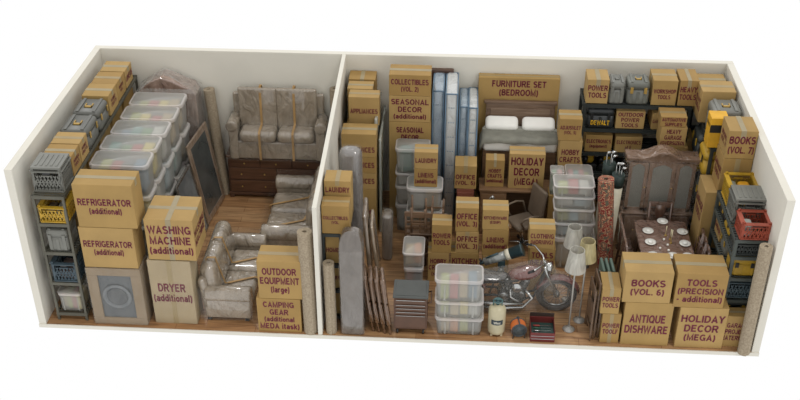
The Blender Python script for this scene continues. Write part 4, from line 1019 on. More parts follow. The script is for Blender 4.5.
m = MB(); m.add([(.45, -.1, .5), (fx - .02, -.09, .33), (fx + .12, -.09, .42), (.6, -.1, .72), (.45, .1, .5), (fx - .02, .09, .33), (fx + .12, .09, .42), (.6, .1, .72)], [(0, 1, 2, 3), (4, 7, 6, 5), (3, 2, 6, 7), (1, 0, 4, 5)])
m.build('stretch_film', FILM, t)
rings = []
for xx, hz, wz in ((-.78, .45, .16), (-.6, .62, .2), (-.3, .68, .2), (0, .76, .2), (.3, .86, .2), (.48, .86, .2), (.62, .72, .14), (fx + .1, .66, .12), (fx + .34, .42, .1)):
    rings.append([(xx, wz * math.cos(PI * k / 10) * (1 - .25 * math.sin(PI * k / 10)), .05 + (hz - .05) * math.sin(PI * k / 10)) for k in range(11)])
MB().loft(rings, False, False).build('loose_film_cover', clear('cfcbc2', .10, .12, .9, 'stretch_film'), t)
# gas cylinder
p = az(496, 335); t = thing('gas_cylinder', (p.x, .2, 0), 'cream gas cylinder with a dark label and collar handle', 'gas cylinder'); r = .118
CR = plain('b5ac8e', .3)
for k in range(4):
    an = PI / 4 + k * PI / 2; MB().box(-.014, .014, -.008, .008, 0, .035, Matrix.Translation((r * .8 * math.cos(an), r * .8 * math.sin(an), 0))).build('foot', CR, t)
MB().lathe([(r * .75, .03), (r * .95, .045), (r, .08), (r, .39), (r * .93, .43), (r * .7, .465), (r * .25, .485), (.02, .49)], n=28).build('body', CR, t)
m = MB()
for s in (-1, 1): m.tube([(s * .055, 0, .45), (s * .06, 0, .56), (s * .03, 0, .58)], .01, 8)
m.tube([(-.05, 0, .575), (.05, 0, .575)], .01, 8); m.torus((0, 0, .55), .058, .009, 'z', 20, 6); m.build('collar', plain('4c6a6a', .4), t)
MB().lathe([(.022, .48), (.022, .53), (.034, .535), (.034, .56)], n=14).build('valve', plain('2f4c50', .4), t)
vs = []; 
for z in (.22, .30):
    for k in range(9): an = -PI / 2 - .7 + 1.4 * k / 8; vs.append(((r + .002) * math.cos(an), (r + .002) * math.sin(an), z))
q = MB().add(vs, [(k, k + 1, 10 + k, 9 + k) for k in range(8)], True).build('label', plain('24323a', .4), t)
lettering(['Wlant'], .1, .06, Mfront(0, -r - .005, .262), t, plain('d8d4c4', .5), small=False)
# cable reel
p = az(518, 338); t = thing('cable_reel', (p.x, .18, 0), 'black cable reel wound with orange cord beside red toolbox', 'cable reel', .12); G = plain('3a4144', .4)
Mx = lambda x, z=.125: Matrix.Translation((x, 0, z)) @ Matrix.Rotation(PI / 2, 4, 'Y')
for s in (-1, 1):
    f = MB().torus((0, s * .07, .125), .1, .008, 'y', 24, 6).lathe([(.045, -.006), (.045, .006)], M=Matrix.Translation((0, s * .07, .125)) @ Matrix.Rotation(PI / 2, 4, 'X'), n=16)
    for k in range(4): f.tube([(0, s * .07, .125), (.098 * math.cos(k * PI / 2 + .6), s * .07, .125 + .098 * math.sin(k * PI / 2 + .6))], .007, 6)
    f.lathe([(.02, -.004), (.088, -.004), (.088, .004), (.02, .004)], M=Matrix.Translation((0, s * .07, .125)) @ Matrix.Rotation(PI / 2, 4, 'X'), n=24)
    f.build('flange', plain('4a5254', .45), t)
    MB().tube([(-.08, s * .085, .0), (-.07, s * .085, .16), (0, s * .085, .24), (.07, s * .085, .16), (.08, s * .085, .0)], .009, 8).build('stand', G, t)
m = MB()
for k in range(9): m.torus((0, -.056 + k * .014, .125), .092 + .006 * (k % 2), .0085, 'y', 24, 6)
m.lathe([(.06, -.06), (.06, .06)], M=Matrix.Translation((0, 0, .125)) @ Matrix.Rotation(PI / 2, 4, 'X'), n=20)
m.build('orange_cord', plain('c2692a', .5), t)
MB().tube([(0, -.085, .24), (0, .085, .24)], .01, 8).build('handle', G, t)
# toolbox
p = az(542, 341); t = thing('toolbox', (p.x, .2, 0), 'open red metal toolbox full of tools beside the motorcycle wheel', 'toolbox'); w = .33; RB = plain('6b2b27', .35, .3)
m = MB(); m.box(-w / 2, w / 2, -.16, .14, 0, .01); m.box(-w / 2, w / 2, -.16, -.15, .01, .15); m.box(-w / 2, w / 2, .13, .14, .01, .2); m.box(-w / 2, -w / 2 + .01, -.15, .13, .01, .17); m.box(w / 2 - .01, w / 2, -.15, .13, .01, .17)
m.build('body', RB, t, .003)
for z, a in ((.05, 1), (.1, 1)): MB().box(-w / 2 + .01, w / 2 - .01, -.168, -.16, z, z + .006).build('drawer_line', CHROME, t)
MB().box(-w / 2 + .012, w / 2 - .012, -.148, .128, .09, .1).build('tray', plain('26403a', .5), t)
MB().box(-w / 2, w / 2, .14, .15, .1, .26).build('lid', plain('3d3029', .4, .3), t, .003)
tl = ['flat silver spanner', 'slim steel chisel', 'green handled screwdriver', 'red handled screwdriver']
for i in range(4):
    y = .08 + i * .055; hm_ = [CHROME, CHROME, plain('2f5a44', .4), plain('9a3a30', .4)][i]
    tt = thing('hand_tool', (p.x, y, .318 - .21), tl[i] + ' lying in the open red toolbox', 'tool')
    MB().tube([(-.12, 0, .006), (-.03, 0, .006)], .011, 8).build('handle', hm_, tt); MB().bar((-.03, 0, .006), (.12, 0, .006), .008).build('shaft', CHROME, tt)
# floor lamps
def lamp(x, y, z0, z1, r0, r1, label, shade):
    t = thing('floor_lamp', (x, y, 0), label, 'lamp')
    MB().lathe([(.085, 0), (.085, .012), (.05, .03), (.015, .05)], n=24).build('base', MET2, t)
    MB().tube([(0, 0, .04), (0, 0, z0 + .1)], .013, 10).build('pole', MET2, t)
    m = MB(); n = 28; vs = []; fs = []
    for i, (rd, z) in enumerate(((r0, z0), (r1, z1))):
        for k in range(n * 2):
            a = PI * k / n; q = rd + (.004 if k % 2 else -.002); vs.append((q * math.cos(a), q * math.sin(a), z))
    N = 2 * n; m.add(vs, [(k, (k + 1) % N, N + (k + 1) % N, N + k) for k in range(N)], True); m.torus((0, 0, z0), r0, .005, 'z', 28, 6).torus((0, 0, z1), r1, .005, 'z', 28, 6)
    m.build('lamp_shade', shade, t)
    MB().lathe([(.012, 0), (.028, .03), (.03, .06), (.012, .09)], c=(0, 0, z0 + .08)).build('bulb', plain('e8e6de', .2), t)
MET2 = wrapped('96928a', .1, .2)
S1 = clear('bcb9ae', .75, .35, .4); S2 = clear('bdb083', .8, .4, .4)
lamp(7.176, .334, ay(574, 273, .25).z, ay(574, 250, .334).z, .135, .095, 'floor lamp with pale grey shade, nearest of three', S1)
Y2 = .98; q = ay(574, 249, Y2 - .1); lamp(ay(574, 238, Y2).x, Y2, q.z, ay(574, 227, Y2).z, .13, .09, 'floor lamp with bluish grey shade, farthest of three', S1)
lamp(7.335, .536, ay(584, 263, .44).z, ay(584, 241, .536).z, .13, .09, 'floor lamp with cream yellow shade, middle of three', S2)
# folded wooden chairs bundle and green folding chairs
BRN = wood('4e3a28', '6c523a')
for i in range(3):
    x = 7.43 + i * .055; t = thing('folding_chair', (x, .3 + .04 * i, 0), ['brown wooden folding chair, leftmost in bundle beside floor lamps', 'brown wooden folding chair in middle of bundle by lamps', 'brown wooden folding chair, rightmost in bundle by POWER TOOLS'][i], 'chair', .08, 'folded wooden chairs beside the POWER TOOLS boxes')
    hh = [.82, .92, .86][i]
    for y in (-.19, .17): MB().bar((0, y, 0), (.01, y * .9, hh), .022, .03).build('leg', BRN, t)
    for y in (-.14, .13): MB().bar((.02, y, 0), (.0, y, hh * .75), .02, .028).build('leg', BRN, t)
    m = MB()
    MB().bar((.008, -.19, .12), (.008, .17, .12), .014, .05).build('stretcher', BRN, t)
    m.box(.001, .015, -.19, .17, hh - .15, hh)
    m.build('backrest', BRN, t); MB().box(-.012, .012, -.13, .12, .25, .55).build('seat', BRN, t, .005)
for i in range(3):
    x = 7.60 + i * .065; t = thing('folding_chair', (x, .75, 0), ['grey-green folding chair, leftmost of three behind POWER TOOLS', 'grey-green folding chair, middle of three behind POWER TOOLS', 'grey-green folding chair, rightmost of three behind POWER TOOLS'][i], 'chair', .05, 'folded grey-green chairs')
    GG = plain('4b5f55', .4, .2)
    for y in (-.15, .15): MB().tube([(0, y, 0), (0, y, .75), (0, y * .8, .8)], .013, 8).build('leg', GG, t)
    pillow_mb(-.02, .02, -.16, .16, .52, .82, .015).build('backrest', plain('55675c', .6), t); pillow_mb(-.022, .022, -.15, .15, .1, .45, .015).build('seat', plain('55675c', .6), t)
# power tools right, books 6 ...
pcol(.08, 603, 622, [289, 314, None], .38, [
    dict(label='POWER TOOLS cardboard box, upper one beside BOOKS (VOL. 6)', text=['POWER', 'TOOLS'], fs=.5, ty=-.03, tape='y'),
    dict(label='POWER TOOLF cardboard box, lower one on the floor', text=['POWER', 'TOOLF'], fs=.5, tape='f')], jit=0)
pcol(.06, 626, 675, [272, 303, None], .44, [
    dict(label='BOOKS (VOL. 6) cardboard box on ANTIQUE DISHWARE box', text=['BOOKS', '(VOL. 6)'], fs=.5),
    dict(label='ANTIQUE DISHWARE cardboard box on floor under BOOKS (VOL. 6)', text=['ANTIQUE', 'DISHWARE'], fs=.42, tape='')], jit=0)
pcol(.05, 678.5, 730, [274, 308, None], .44, [
    dict(label='TOOLS (PRECISION - additional) cardboard box on HOLIDAY DECOR box', text=['TOOLS', '(PRECISION', '- additional)'], fs=.66),
    dict(label='HOLIDAY DECOR (MEGA) cardboard box at front on floor', text=['HOLIDAY', 'DECOR', '(MEGA)'], fs=.6, xl=681, tape='')], jit=0)
carton(9.15, 9.555, .10, .30, 0, .52, 'GARAGE PROJECT MATERIALS cardboard box half behind the rolled rug', ['GARAGE', 'PROJECT', 'MATERIALS'], fs=.75, tape='x')
rug_roll(9.475, .0, 9.465, .02, ay(769, 246, .0).z - .02, .09, 'long beige rolled rug standing at front right corner')
# middle tote stack
ptote(1.72, 554, 596, [187, 198, 210, 224, 238, None], .36, ['topmost of tall stack left of the red rug', 'second from top in stack by red rug', 'third from top in stack by red rug', 'fourth from top in stack by red rug', 'at bottom of stack by red rug'],
      [('lime green', 'red', 'white'), ('white', 'pale blue'), ('lime green', 'pale blue', 'tan'), ('pale blue', 'white'), ('tan', 'white')])
YB2 = 2.25; zb = .62
tote(ay(566, 176, YB2).x, ay(594, 176, YB2).x, YB2, YB2 + .36, 1.0, z3(580, 176, YB2), 'upper, behind tall tote stack and below HOBBY CRAFTS', ('pink', 'teal', 'red', 'lime green'))
tote(ay(566, 176, YB2).x, ay(594, 176, YB2).x, YB2, YB2 + .36, 0, 1.0, 'deep, underneath the rear tote left of golf bags', ('white', 'tan'))
tote(ay(551, 172, YB2).x, ay(565, 172, YB2).x, YB2, YB2 + .22, .95, z3(558, 172, YB2), 'small, with green and pink packets beside the desk', ('green', 'pink'))
carton(ay(551, 172, YB2).x, ay(565, 172, YB2).x, YB2, YB2 + .24, 0, .948, 'tall plain cardboard box beneath the small tote beside desk', tape='')
# red rug, golf bags
b0 = az(603, 262); tp = ay(605.5, 180, 1.75)
rug_roll(b0.x, 1.62, tp.x, 1.68, ay(605.5, 180, 1.65).z, .125, 'red and cream patterned rug rolled and standing by golf bags', persian())
# solid red rim inside: dark red cap
def golf(px, py, Y, label, rot):
    p = ay(px, py, Y); h = p.z; t = thing('golf_bag', (p.x - .03, Y, 0), label, 'golf bag', rot); dx = .04
    CRM = plain('c9c3ad', .5); DG = plain('20302c', .5)
    MB().tube([(0, 0, .0), (0, 0, .06), (dx * .9, 0, h - .2)], [.08, .085, .085], 18).build('bag_body', CRM, t)
    MB().tube([(dx * .9, 0, h - .2), (dx * .95, 0, h - .13), (dx, 0, h)], [.086, .092, .094], 18).build('collar', DG, t)
    MB().tube([(0, 0, .0), (0, 0, .1)], [.09, .09], 18).build('base', DG, t)
    MB().tube([(.02, -.1, .3), (.02, -.16, .5), (.03, -.1, .8)], .012, 6).build('strap', DG, t)
    pillow_mb(-.07, .07, -.14, -.09, .25, .6, .02).build('pocket', CRM, t)
    for k, (a, b_) in enumerate(((.04, .0), (-.04, .03), (0, -.05))):
        z = h + .08 + .05 * k
        q = MB().tube([(dx + a * .8, b_ * .8, h - .2), (dx + a, b_, z)], .006, 6).build('club_shaft', CHROME, t)
        MB().tube([(dx + a, b_, z), (dx + a + .02, b_, z + .025), (dx + a + .07, b_, z + .03)], [.014, .024, .012], 8).build('club_head', CHROME, q)
golf(609, 163, 2.33, 'cream golf bag with dark green collar, nearer the red rug', .2)
golf(618, 174, 2.12, 'cream golf bag with dark green collar, nearer china cabinet', -.1)
# ------------------------------------------------------------------ back shelving (right)
YR = 3.1; bz_ = [.42, .83, 1.205, 1.62, 2.03]
rack(7.42, 9.02, YR, 3.62, bz_, 'black shelving rack along back wall of right bay', RACKD, pw=.05, th=.035)
def onr(xl, xr, yt, k, label, d=.4, Y=YR + .03, **kw): return on(Y, xl, xr, yt, bz_[k] + .002, d, label=label, **kw)
onr(588, 610, 79.5, 4, 'POWER TOOLS cardboard box on top left of back rack', text=['POWER', 'TOOLS'], fs=.5, d=.36, tape='y')
case(ay(610, 88, YR).x, ay(626, 88, YR).x, YR + .03, YR + .35, bz_[4] + .002, z3(618, 84, YR), 'small grey lidded bin on back rack beside POWER TOOLS', GREY, GREY, name='plastic_bin', cat='bin')
case(ay(628, 88, YR).x, ay(651, 88, YR).x, YR + .03, YR + .35, bz_[4] + .002, z3(640, 84, YR), 'grey tool case with brass latches on back rack', GREY2)
onr(654, 679, 80.5, 4, 'WORKSHOP TOOLS cardboard box on top of back rack', text=['WORKSHOP', 'TOOLS'], fs=.45, ty=-.05)
onr(681, 700, 80.5, 4, 'HEAVY TOOLS cardboard box on right end of back rack', text=['HEAVY', 'TOOLS'], fs=.5, d=.4, tape='y')
t = case(ay(587, 110, YR).x, ay(616, 110, YR).x, YR + .02, YR + .4, bz_[3] + .002, bz_[3] + .32, 'black tool case with yellow DEWALT lettering on back rack', plain('262a2b', .4), BLK)
w_ = ay(616, 110, YR).x - ay(587, 110, YR).x
lettering(['DEWALT'], w_ * .72, .11, Mfront(0, -.205, .1), t, plain('d8a81e', .5), small=False, name='brand_lettering')
onr(617, 646, 111, 3, 'OUTDOOR POWER TOOLS cardboard box on upper rack shelf', text=['OUTDOOR', 'POWER', 'TOOLS'], fs=.75, tape='')
onr(653, 668, 113, 3, 'GARAGE cardboard box on rack partly behind AUTOMOTIVE SUPPLIES', text=['GARAGE'], fs=.3, tape='')
onr(586, 613, 135, 2, 'ELECTRONICS (equipment) cardboard box on left of middle shelf', text=['ELECTRONICS', '(equipment)'], fs=.55, tape='')
onr(616, 643, 137, 2, 'ELECTRONICS cardboard box on right of middle shelf', text=['ELECTRONICS', 'of E'], fs=.55, tape='')
onr(672, 695, 140, 2, 'plain cardboard box on middle shelf behind china cabinet', tape='')
# yellow power tools on lower shelf
def drill_case(x0, x1, z, label):
    t = thing('power_tool', ((x0 + x1) / 2, YR + .2, z), label, 'power tool'); w = x1 - x0
    MB().box(-w / 2, w / 2, -.12, .12, 0, .12).build('battery_base', BLK, t, .015)
    pillow_mb(-w / 2 + .01, w / 2 - .04, -.1, .1, .11, .28, .05).build('motor_housing', YEL, t)
    MB().tube([(-w / 2 + .03, -.08, .22), (-w / 2 + .03, -.16, .2)], [.05, .03], 12).build('chuck', BLK, t)
    MB().tube([(w / 2 - .06, -.03, .1), (w / 2 - .03, -.03, .2), (0, -.03, .3)], .02, 8).build('handle', BLK, t)
drill_case(7.52, 7.73, bz_[1] + .002, 'yellow and black power tool, left on lower rack shelf')
drill_case(7.76, 8.0, bz_[1] + .002, 'yellow and black power tool, right on lower rack shelf')
# adjusnlet / hobby crafts
pcol(2.72, 560, 583, [119, 141, 166, None], .3, [
    dict(label='ADJUSNLET (VOL. 5) cardboard box on the HOBBY CRAFTS box', text=['ADJUSNLET', '(VOL. 5)'], fs=.5),
    dict(label='HOBBY CRAFTS cardboard box under ADJUSNLET beside the bed', text=['HOBBY', 'CRAFTS'], fs=.55, ty=-.1),
    dict(label='tall plain cardboard box under HOBBY CRAFTS beside bed', tape='')])
# automotive / heavy garage
pcol(2.72, 661.5, 688, [117, 127.5, 147, None], .3, [
    dict(label='AUTOMOTIVE SUPPLIES cardboard box above the HEAVY GARAGE box', text=['AUTOMOTIVE', 'SUPPLIES'], fs=.9, tape='x'),
    dict(label='HEAVY GARAGE cardboard box under the AUTOMOTIVE SUPPLIES box', text=['HEAVY', 'GARAGE', '(OVERSIZED)'], fs=.85, tape=''),
    dict(label='tall plain cardboard box standing behind the china cabinet', tape='')])
# china cabinet
CX0, CX1 = 8.07, 9.03; YCc = 2.42; t = thing('china_cabinet', ((CX0 + CX1) / 2, YCc, 0), 'film wrapped wooden china cabinet with arched top and glass doors', 'cabinet'); w = CX1 - CX0
WC = wrapped('7c6351', .12, .22); WC2 = wrapped('675041', .12, .2)
lo = .70; hi = 1.52
m = MB().box(-w / 2 - .02, w / 2 + .02, -.16, .16, .04, lo - .03); m.build('lower_carcass', WC2, t, .006)
MB().box(-w / 2 - .05, w / 2 + .05, -.19, .17, lo - .03, lo).build('counter_top', WC, t, .01)
MB().box(-w / 2 + .03, w / 2 - .03, .11, .128, lo, hi - .03).build('back_panel', plain('827a6c', .8), t)
m = MB(); m.box(-w / 2, w / 2, .13, .15, lo, hi); m.box(-w / 2, -w / 2 + .03, -.09, .13, lo, hi); m.box(w / 2 - .03, w / 2, -.09, .13, lo, hi); m.box(-w / 2, w / 2, -.09, .13, hi - .02, hi); m.build('upper_carcass', WC2, t, .004)
for z in (.95, 1.22): MB().box(-w / 2 + .03, w / 2 - .03, -.05, .11, z, z + .015).build('shelf', WC, t)
def arched(x0, x1, z0, z1, y, fw, name):
    q = MB(); q.box(x0, x0 + fw, y - .02, y, z0, z1); q.box(x1 - fw, x1, y - .02, y, z0, z1); q.box(x0, x1, y - .02, y, z0, z0 + fw)
    n = 10; xa, xb = x0 + fw, x1 - fw; vs = []; fs = []
    for k in range(n + 1):
        x = xa + (xb - xa) * k / n; zc = z1 - fw * 1.6 + fw * 1.1 * math.sin(PI * k / n)
        for yy_ in (y - .02, y): vs += [(x, yy_, zc), (x, yy_, z1)]
    for k in range(n): a = k * 4; fs += [(a, a + 4, a + 5, a + 1), (a + 2, a + 3, a + 7, a + 6), (a, a + 2, a + 6, a + 4)]
    q.add(vs, fs); o = q.build(name, WC, t)
    MB().add([(xa, y - .01, z0 + fw), (xb, y - .01, z0 + fw), (xb, y - .01, z1 - fw * .5), (xa, y - .01, z1 - fw * .5)], [(0, 1, 2, 3)]).build('glass_pane', clear('a5a69d', .5, .15, 0, 'glass'), o)
    MB().lathe([(.006, 0), (.012, .014), (.006, .02)], M=Matrix.Translation((x1 - fw / 2, y - .02, (z0 + z1) / 2)) @ Matrix.Rotation(PI / 2, 4, 'X'), n=8).build('knob', BRASS, o)
wd = w / 10
arched(-w / 2, -w / 2 + wd * 2.9, lo, hi, -.09, .05, 'door'); arched(-w / 2 + wd * 3.0, w / 2 - wd * 3.0, lo, hi, -.10, .055, 'door'); arched(w / 2 - wd * 2.9, w / 2, lo, hi, -.09, .05, 'door')
for k in range(3):
    a = -w / 2 + k * w / 3; o = MB().box(a + .015, a + w / 3 - .015, -.18, -.16, .08, lo - .06).build('door', WC, t, .006)
    MB().lathe([(.006, 0), (.012, .014), (.006, .02)], M=Matrix.Translation((a + w / 6, -.18, .4)) @ Matrix.Rotation(PI / 2, 4, 'X'), n=8).build('knob', BRASS, o)
m = MB(); n = 28; top = []
for k in range(n + 1):
    u = -1 + 2 * k / n; z = hi + .05 + (.10 * math.cos(u * PI / 2 / .55) ** 1.6 if abs(u) < .55 else 0) ; top.append((u * (w / 2 + .05), z))
def arch(y0, y1, dz0, dz1, e=0): 
    vs = []; fs = []
    for x, z in top: vs += [(x, y0, z + dz1), (x, y1, z + dz1), (x, y1, (hi - .01) if dz0 is None else z + dz0), (x, y0, (hi - .01) if dz0 is None else z + dz0)]
    for k in range(n):
        a = k * 4
        for j in range(4): fs.append((a + j, a + 4 + j, a + 4 + (j + 1) % 4, a + (j + 1) % 4))
    fs += [(0, 1, 2, 3), (n * 4 + 3, n * 4 + 2, n * 4 + 1, n * 4)]
    return MB().add(vs, fs)
arch(-.09, .15, None, 0).build('pediment', WC, t); arch(-.13, .12, -.004, .035).build('cornice', WC, t, .006)
for sx in (-1, 1): MB().box(sx * w / 2 - .04, sx * w / 2 + .04, -.15, -.07, 0, .045).build('foot', WC2, t)
f = MB(); rg = lambda e, y0, z: [(-w / 2 - e, y0, z), (w / 2 + e, y0, z), (w / 2 + e, .18, z), (-w / 2 - e, .18, z)]
f.loft([rg(.07, -.23, .02), rg(.06, -.22, lo), rg(.055, -.17, hi + .07)], False, False, False)
f.build('stretch_film', FILM2, t)
# dining table with plates
TX0, TX1, TY0, TY1 = 8.17, 8.92, .98, 1.99; t = thing('dining_table', ((TX0 + TX1) / 2, (TY0 + TY1) / 2, 0), 'film wrapped brown dining table laid with white plates', 'table')
w = TX1 - TX0; d = TY1 - TY0
pillow_mb(-w / 2, w / 2, -d / 2, d / 2, .70, .75, .02).build('tabletop', wrapped('74594b', .1, .15), t)
MB().box(-w / 2 + .07, w / 2 - .07, -d / 2 + .07, d / 2 - .07, .62, .70).build('apron', WC2, t)
for sx in (-1, 1):
    for sy in (-1, 1): MB().tube([(sx * (w / 2 - .08), sy * (d / 2 - .08), 0), (sx * (w / 2 - .08), sy * (d / 2 - .08), .3), (sx * (w / 2 - .08), sy * (d / 2 - .08), .62)], [.022, .03, .035], 12).build('leg', WC2, t)
pw = [((210, 165), 'at the far head of the table'), ((152, 203), 'on left side, farthest from viewer'), ((290, 207), 'on right side, farthest from viewer'), ((162, 248), 'in middle of table left side'), ((300, 254), 'in middle of table right side'), ((173, 302), 'on left side behind BOOKS (VOL. 6) box'), ((312, 305), 'on right side behind TOOLS box'), ((262, 342), 'at near head between the front boxes')]
PL = plain('e6e4dc', .25, 0, .03)
for (a, b_), wh in pw:
    p = az(610 + a / 4, 180 + b_ / 4, .765)
    o = MB().lathe([(.02, 0), (.045, .002), (.05, .006), (.078, .016), (.08, .02), (.05, .011), (.01, .01)], n=24).build('dinner_plate', PL, None); o.location = (p.x, max(p.y, 1.08), .752); tag(o, 'round white dinner plate ' + wh, 'plate', 'plates laid on the dining table')
    f = MB().lathe([(.03, .012), (.04, .02), (.02, .028), (.005, .03)], n=12).build('napkin', plain('efeee8', .9), o)
for k, (a, b_, h) in enumerate(((222, 222, .16), (240, 238, .17), (243, 252, .22))):
    p = az(610 + a / 4, 180 + b_ / 4, .752); t = thing('candlestick', (p.x, p.y, .752), ['cream candle in holder, leftmost of three on dining table', 'cream candle in holder, middle of three on dining table', 'tallest cream candle in holder on the dining table'][k], 'candle')
    MB().lathe([(.02, 0), (.02, .006), (.006, .014), (.006, .04), (.012, .045)], n=12).build('holder', BRASS, t); MB().tube([(0, 0, .045), (0, 0, h)], .007, 8).build('candle', plain('ddd3b0', .5), t)
for k, (a, b_) in enumerate(((215, 240), (230, 262), (234, 284), (200, 275), (236, 300))):
    p = az(610 + a / 4, 180 + b_ / 4, .76); o = MB().lathe([(.008, 0), (.014, .01), (.016, .03), (.013, .03), (.01, .012)], n=12).build('small_cup', PL, None); o.location = (p.x, p.y, .752)
    tag(o, ['small white cup nearest the leftmost candle', 'small white cup in middle of the table row', 'small white cup second from near end of row', 'small white cup beside the left middle plate', 'small white cup nearest the BOOKS (VOL. 6) box'][k], 'cup')
CH = wrapped('6b5041', .2, .25)
chair((8.58, 2.05, 0), 0, 'film wrapped dining chair with vase back at far table head', CH, None, w=.36, h=.92, vase=True, name='dining_chair', d=.2)
for k in range(3):
    chair((8.08, 1.18 + k * .30, 0), PI / 2, 'film wrapped dining chair on left of table, ' + ['nearest', 'middle', 'farthest'][k], CH, 'dining chairs left of the table', w=.28, h=.90, vase=True, name='dining_chair', d=.16)
for k in range(3):
    chair((8.965, 1.06 + k * .225, 0), -PI / 2, 'film wrapped slatted dining chair right of table, ' + ['nearest', 'middle', 'farthest'][k], CH, 'dining chairs right of the table', w=.21, h=.92, slats=3, name='dining_chair', d=.10)
# ------------------------------------------------------------------ right wall: rack with crates
XR0 = 9.16; rzr = [.25, .62, .98, 1.32, 1.585]
rack(XR0, 9.57, .32, 1.52, rzr, 'dark grey rack with crates near front right corner', plain('4c524e', .5, .2), pw=.045)
zt_ = rzr[4] + .002
c = crate(9.225, 9.57, .33, .64, zt_, 1.86, ORG, 'orange-red lattice crate at front of right rack')
o = pillow_mb(-.07, .07, -.05, .05, 0, .14, .03).build('green_bottle', plain('35492f', .4), None); o.location = (9.44, .48, zt_ + .013); o.name = 'folded_bag'; tag(o, 'dark green bag inside the orange-red crate', 'bag')
o = pillow_mb(-.06, .06, -.1, .1, 0, .16, .03).build('folded_cloth', plain('9fa39c', .7), None); o.location = (9.32, .48, zt_ + .013); tag(o, 'pale grey cloth inside the orange-red crate', 'cloth')
crate(9.20, 9.57, .72, 1.06, zt_, 1.93, GREY, 'grey lidded crate between orange-red and yellow crates', lidm=GREY)
crate(9.21, 9.565, 1.10, 1.45, zt_ + .0, 1.93, YEL, 'yellow lattice crate at back of right rack top')
o = pillow_mb(-.08, .08, -.07, .07, 0, .26, .04).build('tool_bag', plain('d59a1c', .5), None); o.location = (9.42, 1.28, zt_ + .013); tag(o, 'orange-yellow tool bag inside the yellow crate', 'bag')
o = pillow_mb(-.05, .05, -.1, .1, 0, .24, .03).build('folded_cloth', plain('7d7f70', .7), None); o.location = (9.28, 1.28, zt_ + .013); tag(o, 'olive cloth inside the yellow crate', 'cloth')
lv = [('yellow', YEL), ('slate', plain('55656b', .5)), ('yellow', YEL), ('black', CHAR)]
crate(9.20, 9.53, .37, .68, rzr[3] + .002, rzr[4] - .06, CHAR, 'dark grey crate under orange-red crate in right rack')
case(9.20, 9.53, .37, .7, rzr[2] + .002, rzr[3] - .07, 'yellow lidded tool case in right rack', YEL, BLK)
crate(9.20, 9.53, .37, .7, rzr[1] + .002, rzr[2] - .07, plain('4f5f66', .5), 'slate grey crate on second shelf of right rack')
case(9.20, 9.53, .37, .7, rzr[0] + .002, rzr[1] - .06, 'black tool case on lowest shelf of right rack', CHAR, YEL)
case(9.20, 9.53, .78, 1.1, rzr[3] + .002, rzr[4] - .06, 'yellow low tool case in right rack behind dark crate', YEL, BLK, front='-x')
case(9.20, 9.53, .78, 1.1, rzr[2] + .002, rzr[3] - .07, 'grey tool case in middle of right rack', GREY2, YEL, front='-x')
carton(9.20, 9.53, .78, 1.1, rzr[1] + .002, rzr[2] - .07, 'cardboard box in middle of right rack', left=['TOOLS'], tape='')
case(9.20, 9.53, 1.14, 1.46, rzr[3] + .002, rzr[4] - .06, 'black flat tool case at back of right rack', BLK, YEL, front='-x')
carton(9.20, 9.53, 1.14, 1.46, rzr[2] + .002, rzr[3] - .07, 'cardboard box at back of right rack', left=['GARAGE'], tape='')
# cartons behind the rack
Yb = 1.56
x0, x1 = ay(727, 134, Yb).x, ay(759, 134, Yb).x
zz = [ay(744, r, Yb).z for r in (131, 159)] + [1.52, .75, 0]
x1 = min(x1 + .03, 9.57); x0 += .03
bl = ['BOOKS (VOL. 7) cardboard box, top of right wall stack', 'cardboard box directly under BOOKS (VOL. 7)', 'large cardboard box, second from floor in BOOKS (VOL. 7) stack', 'large cardboard box on floor in BOOKS (VOL. 7) stack']
carton(x0, x1, Yb, Yb + .42, zz[1], zz[0], bl[0], ['BOOKS', '(VOL. 7)'], left=['BOOKS', '(VOL. 7)'], fs=.62, tape='y')
carton(x0 - .01, x1, Yb, Yb + .42, zz[2], zz[1], bl[1], left=['GARAGE', 'TOOLS'], tape='f')
carton(x0 - .16, x1, Yb - .0, Yb + .48, zz[3], zz[2], bl[2], left=['GARAGE', 'TOOLS'], tape='')
carton(x0 - .16, x1, Yb, Yb + .48, 0, zz[3], bl[3], left=['GARDEN'], tape='')
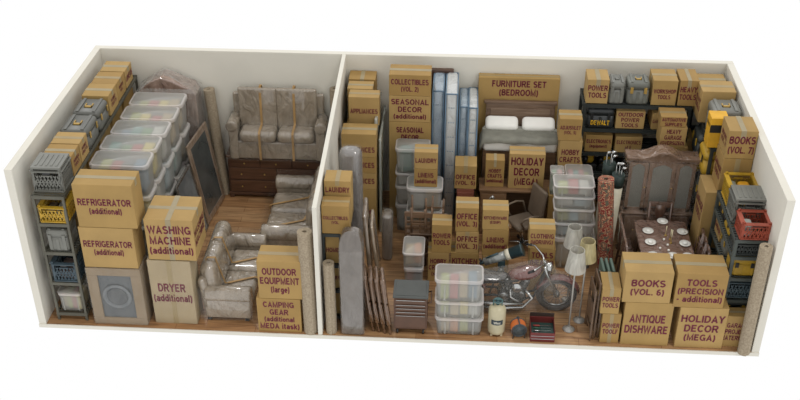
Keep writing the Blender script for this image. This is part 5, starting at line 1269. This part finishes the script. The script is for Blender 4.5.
# second rack at the right wall
r2 = [.45, .95, 1.45, 1.93]
rack(9.12, 9.55, 2.06, 3.62, r2, 'dark rack along right wall behind BOOKS (VOL. 7) stack', RACKD, pw=.045)
zt_ = r2[3] + .002
o = carton(9.06, 9.30, 2.08, 2.32, zt_, 2.40, 'yellow printed cardboard box behind BOOKS (VOL. 7)', tape='', mat=plain('d19e22', .6))
lettering(['DEWALT'], .2, .09, Matrix.Translation((-.123, 0, .33)) @ Matrix.Rotation(-PI / 2, 4, 'Z') @ Matrix.Rotation(PI / 2, 4, 'X'), o, BLK, small=False, name='brand_lettering')
MB().box(-.122, .122, -.122, -.1205, .24, .36).build('printed_band', BLK, o)
case(9.14, 9.55, 2.36, 2.76, zt_, 2.36, 'grey tool case with brass latches on right wall rack', GREY, front='y')
carton(9.06, 9.54, 2.82, 3.18, zt_, 2.44, 'cardboard box on right wall rack behind grey case', left=['HEAVY', 'TOOLS'])
carton(9.06, 9.52, 3.24, 3.62, zt_, 2.34, 'cardboard box in back right corner on rack', left=['LINENS'])
for k, (a, z, mt, nm) in enumerate(((2.12, 2, YEL, 'yellow'), (2.6, 2, CHAR, 'black'), (2.12, 1, CHAR, 'black'), (2.6, 1, YEL, 'yellow'))):
    case(9.06, 9.5, a, a + .4, r2[z] + .002, r2[z] + .36, '%s tool case on %s shelf of right wall rack' % (nm, 'upper' if z == 2 else 'middle'), mt, BLK if mt is YEL else YEL, front='-x')

# ------------------------------------------------------------------ light
wd_ = bpy.data.worlds.new('world'); scn.world = wd_; wd_.use_nodes = True
bg = wd_.node_tree.nodes['Background']; bg.inputs[0].default_value = (1, 1, 1, 1); bg.inputs[1].default_value = 1.0
s = bpy.data.lights.new('sun', 'SUN'); s.energy = .55; s.angle = .1; so = bpy.data.objects.new('sun', s); COL.objects.link(so)
so.rotation_euler = Vector((.45, -.45, 1.0)).to_track_quat('Z', 'Y').to_euler()
s.color = (1, .97, .92)
s2 = bpy.data.lights.new('added_highlight_light', 'SUN'); s2.energy = .5; s2.angle = .06; so2 = bpy.data.objects.new('added_highlight_light', s2); COL.objects.link(so2)  # extra light from behind, added only to raise highlights on the film wrap
so2.rotation_euler = Vector((-.25, .75, 1.0)).to_track_quat('Z', 'Y').to_euler()
scn.view_settings.view_transform = 'Standard'; scn.view_settings.look = 'None'
scn.cycles.transparent_max_bounces = 20; scn.cycles.max_bounces = 6; scn.cycles.use_denoising = True
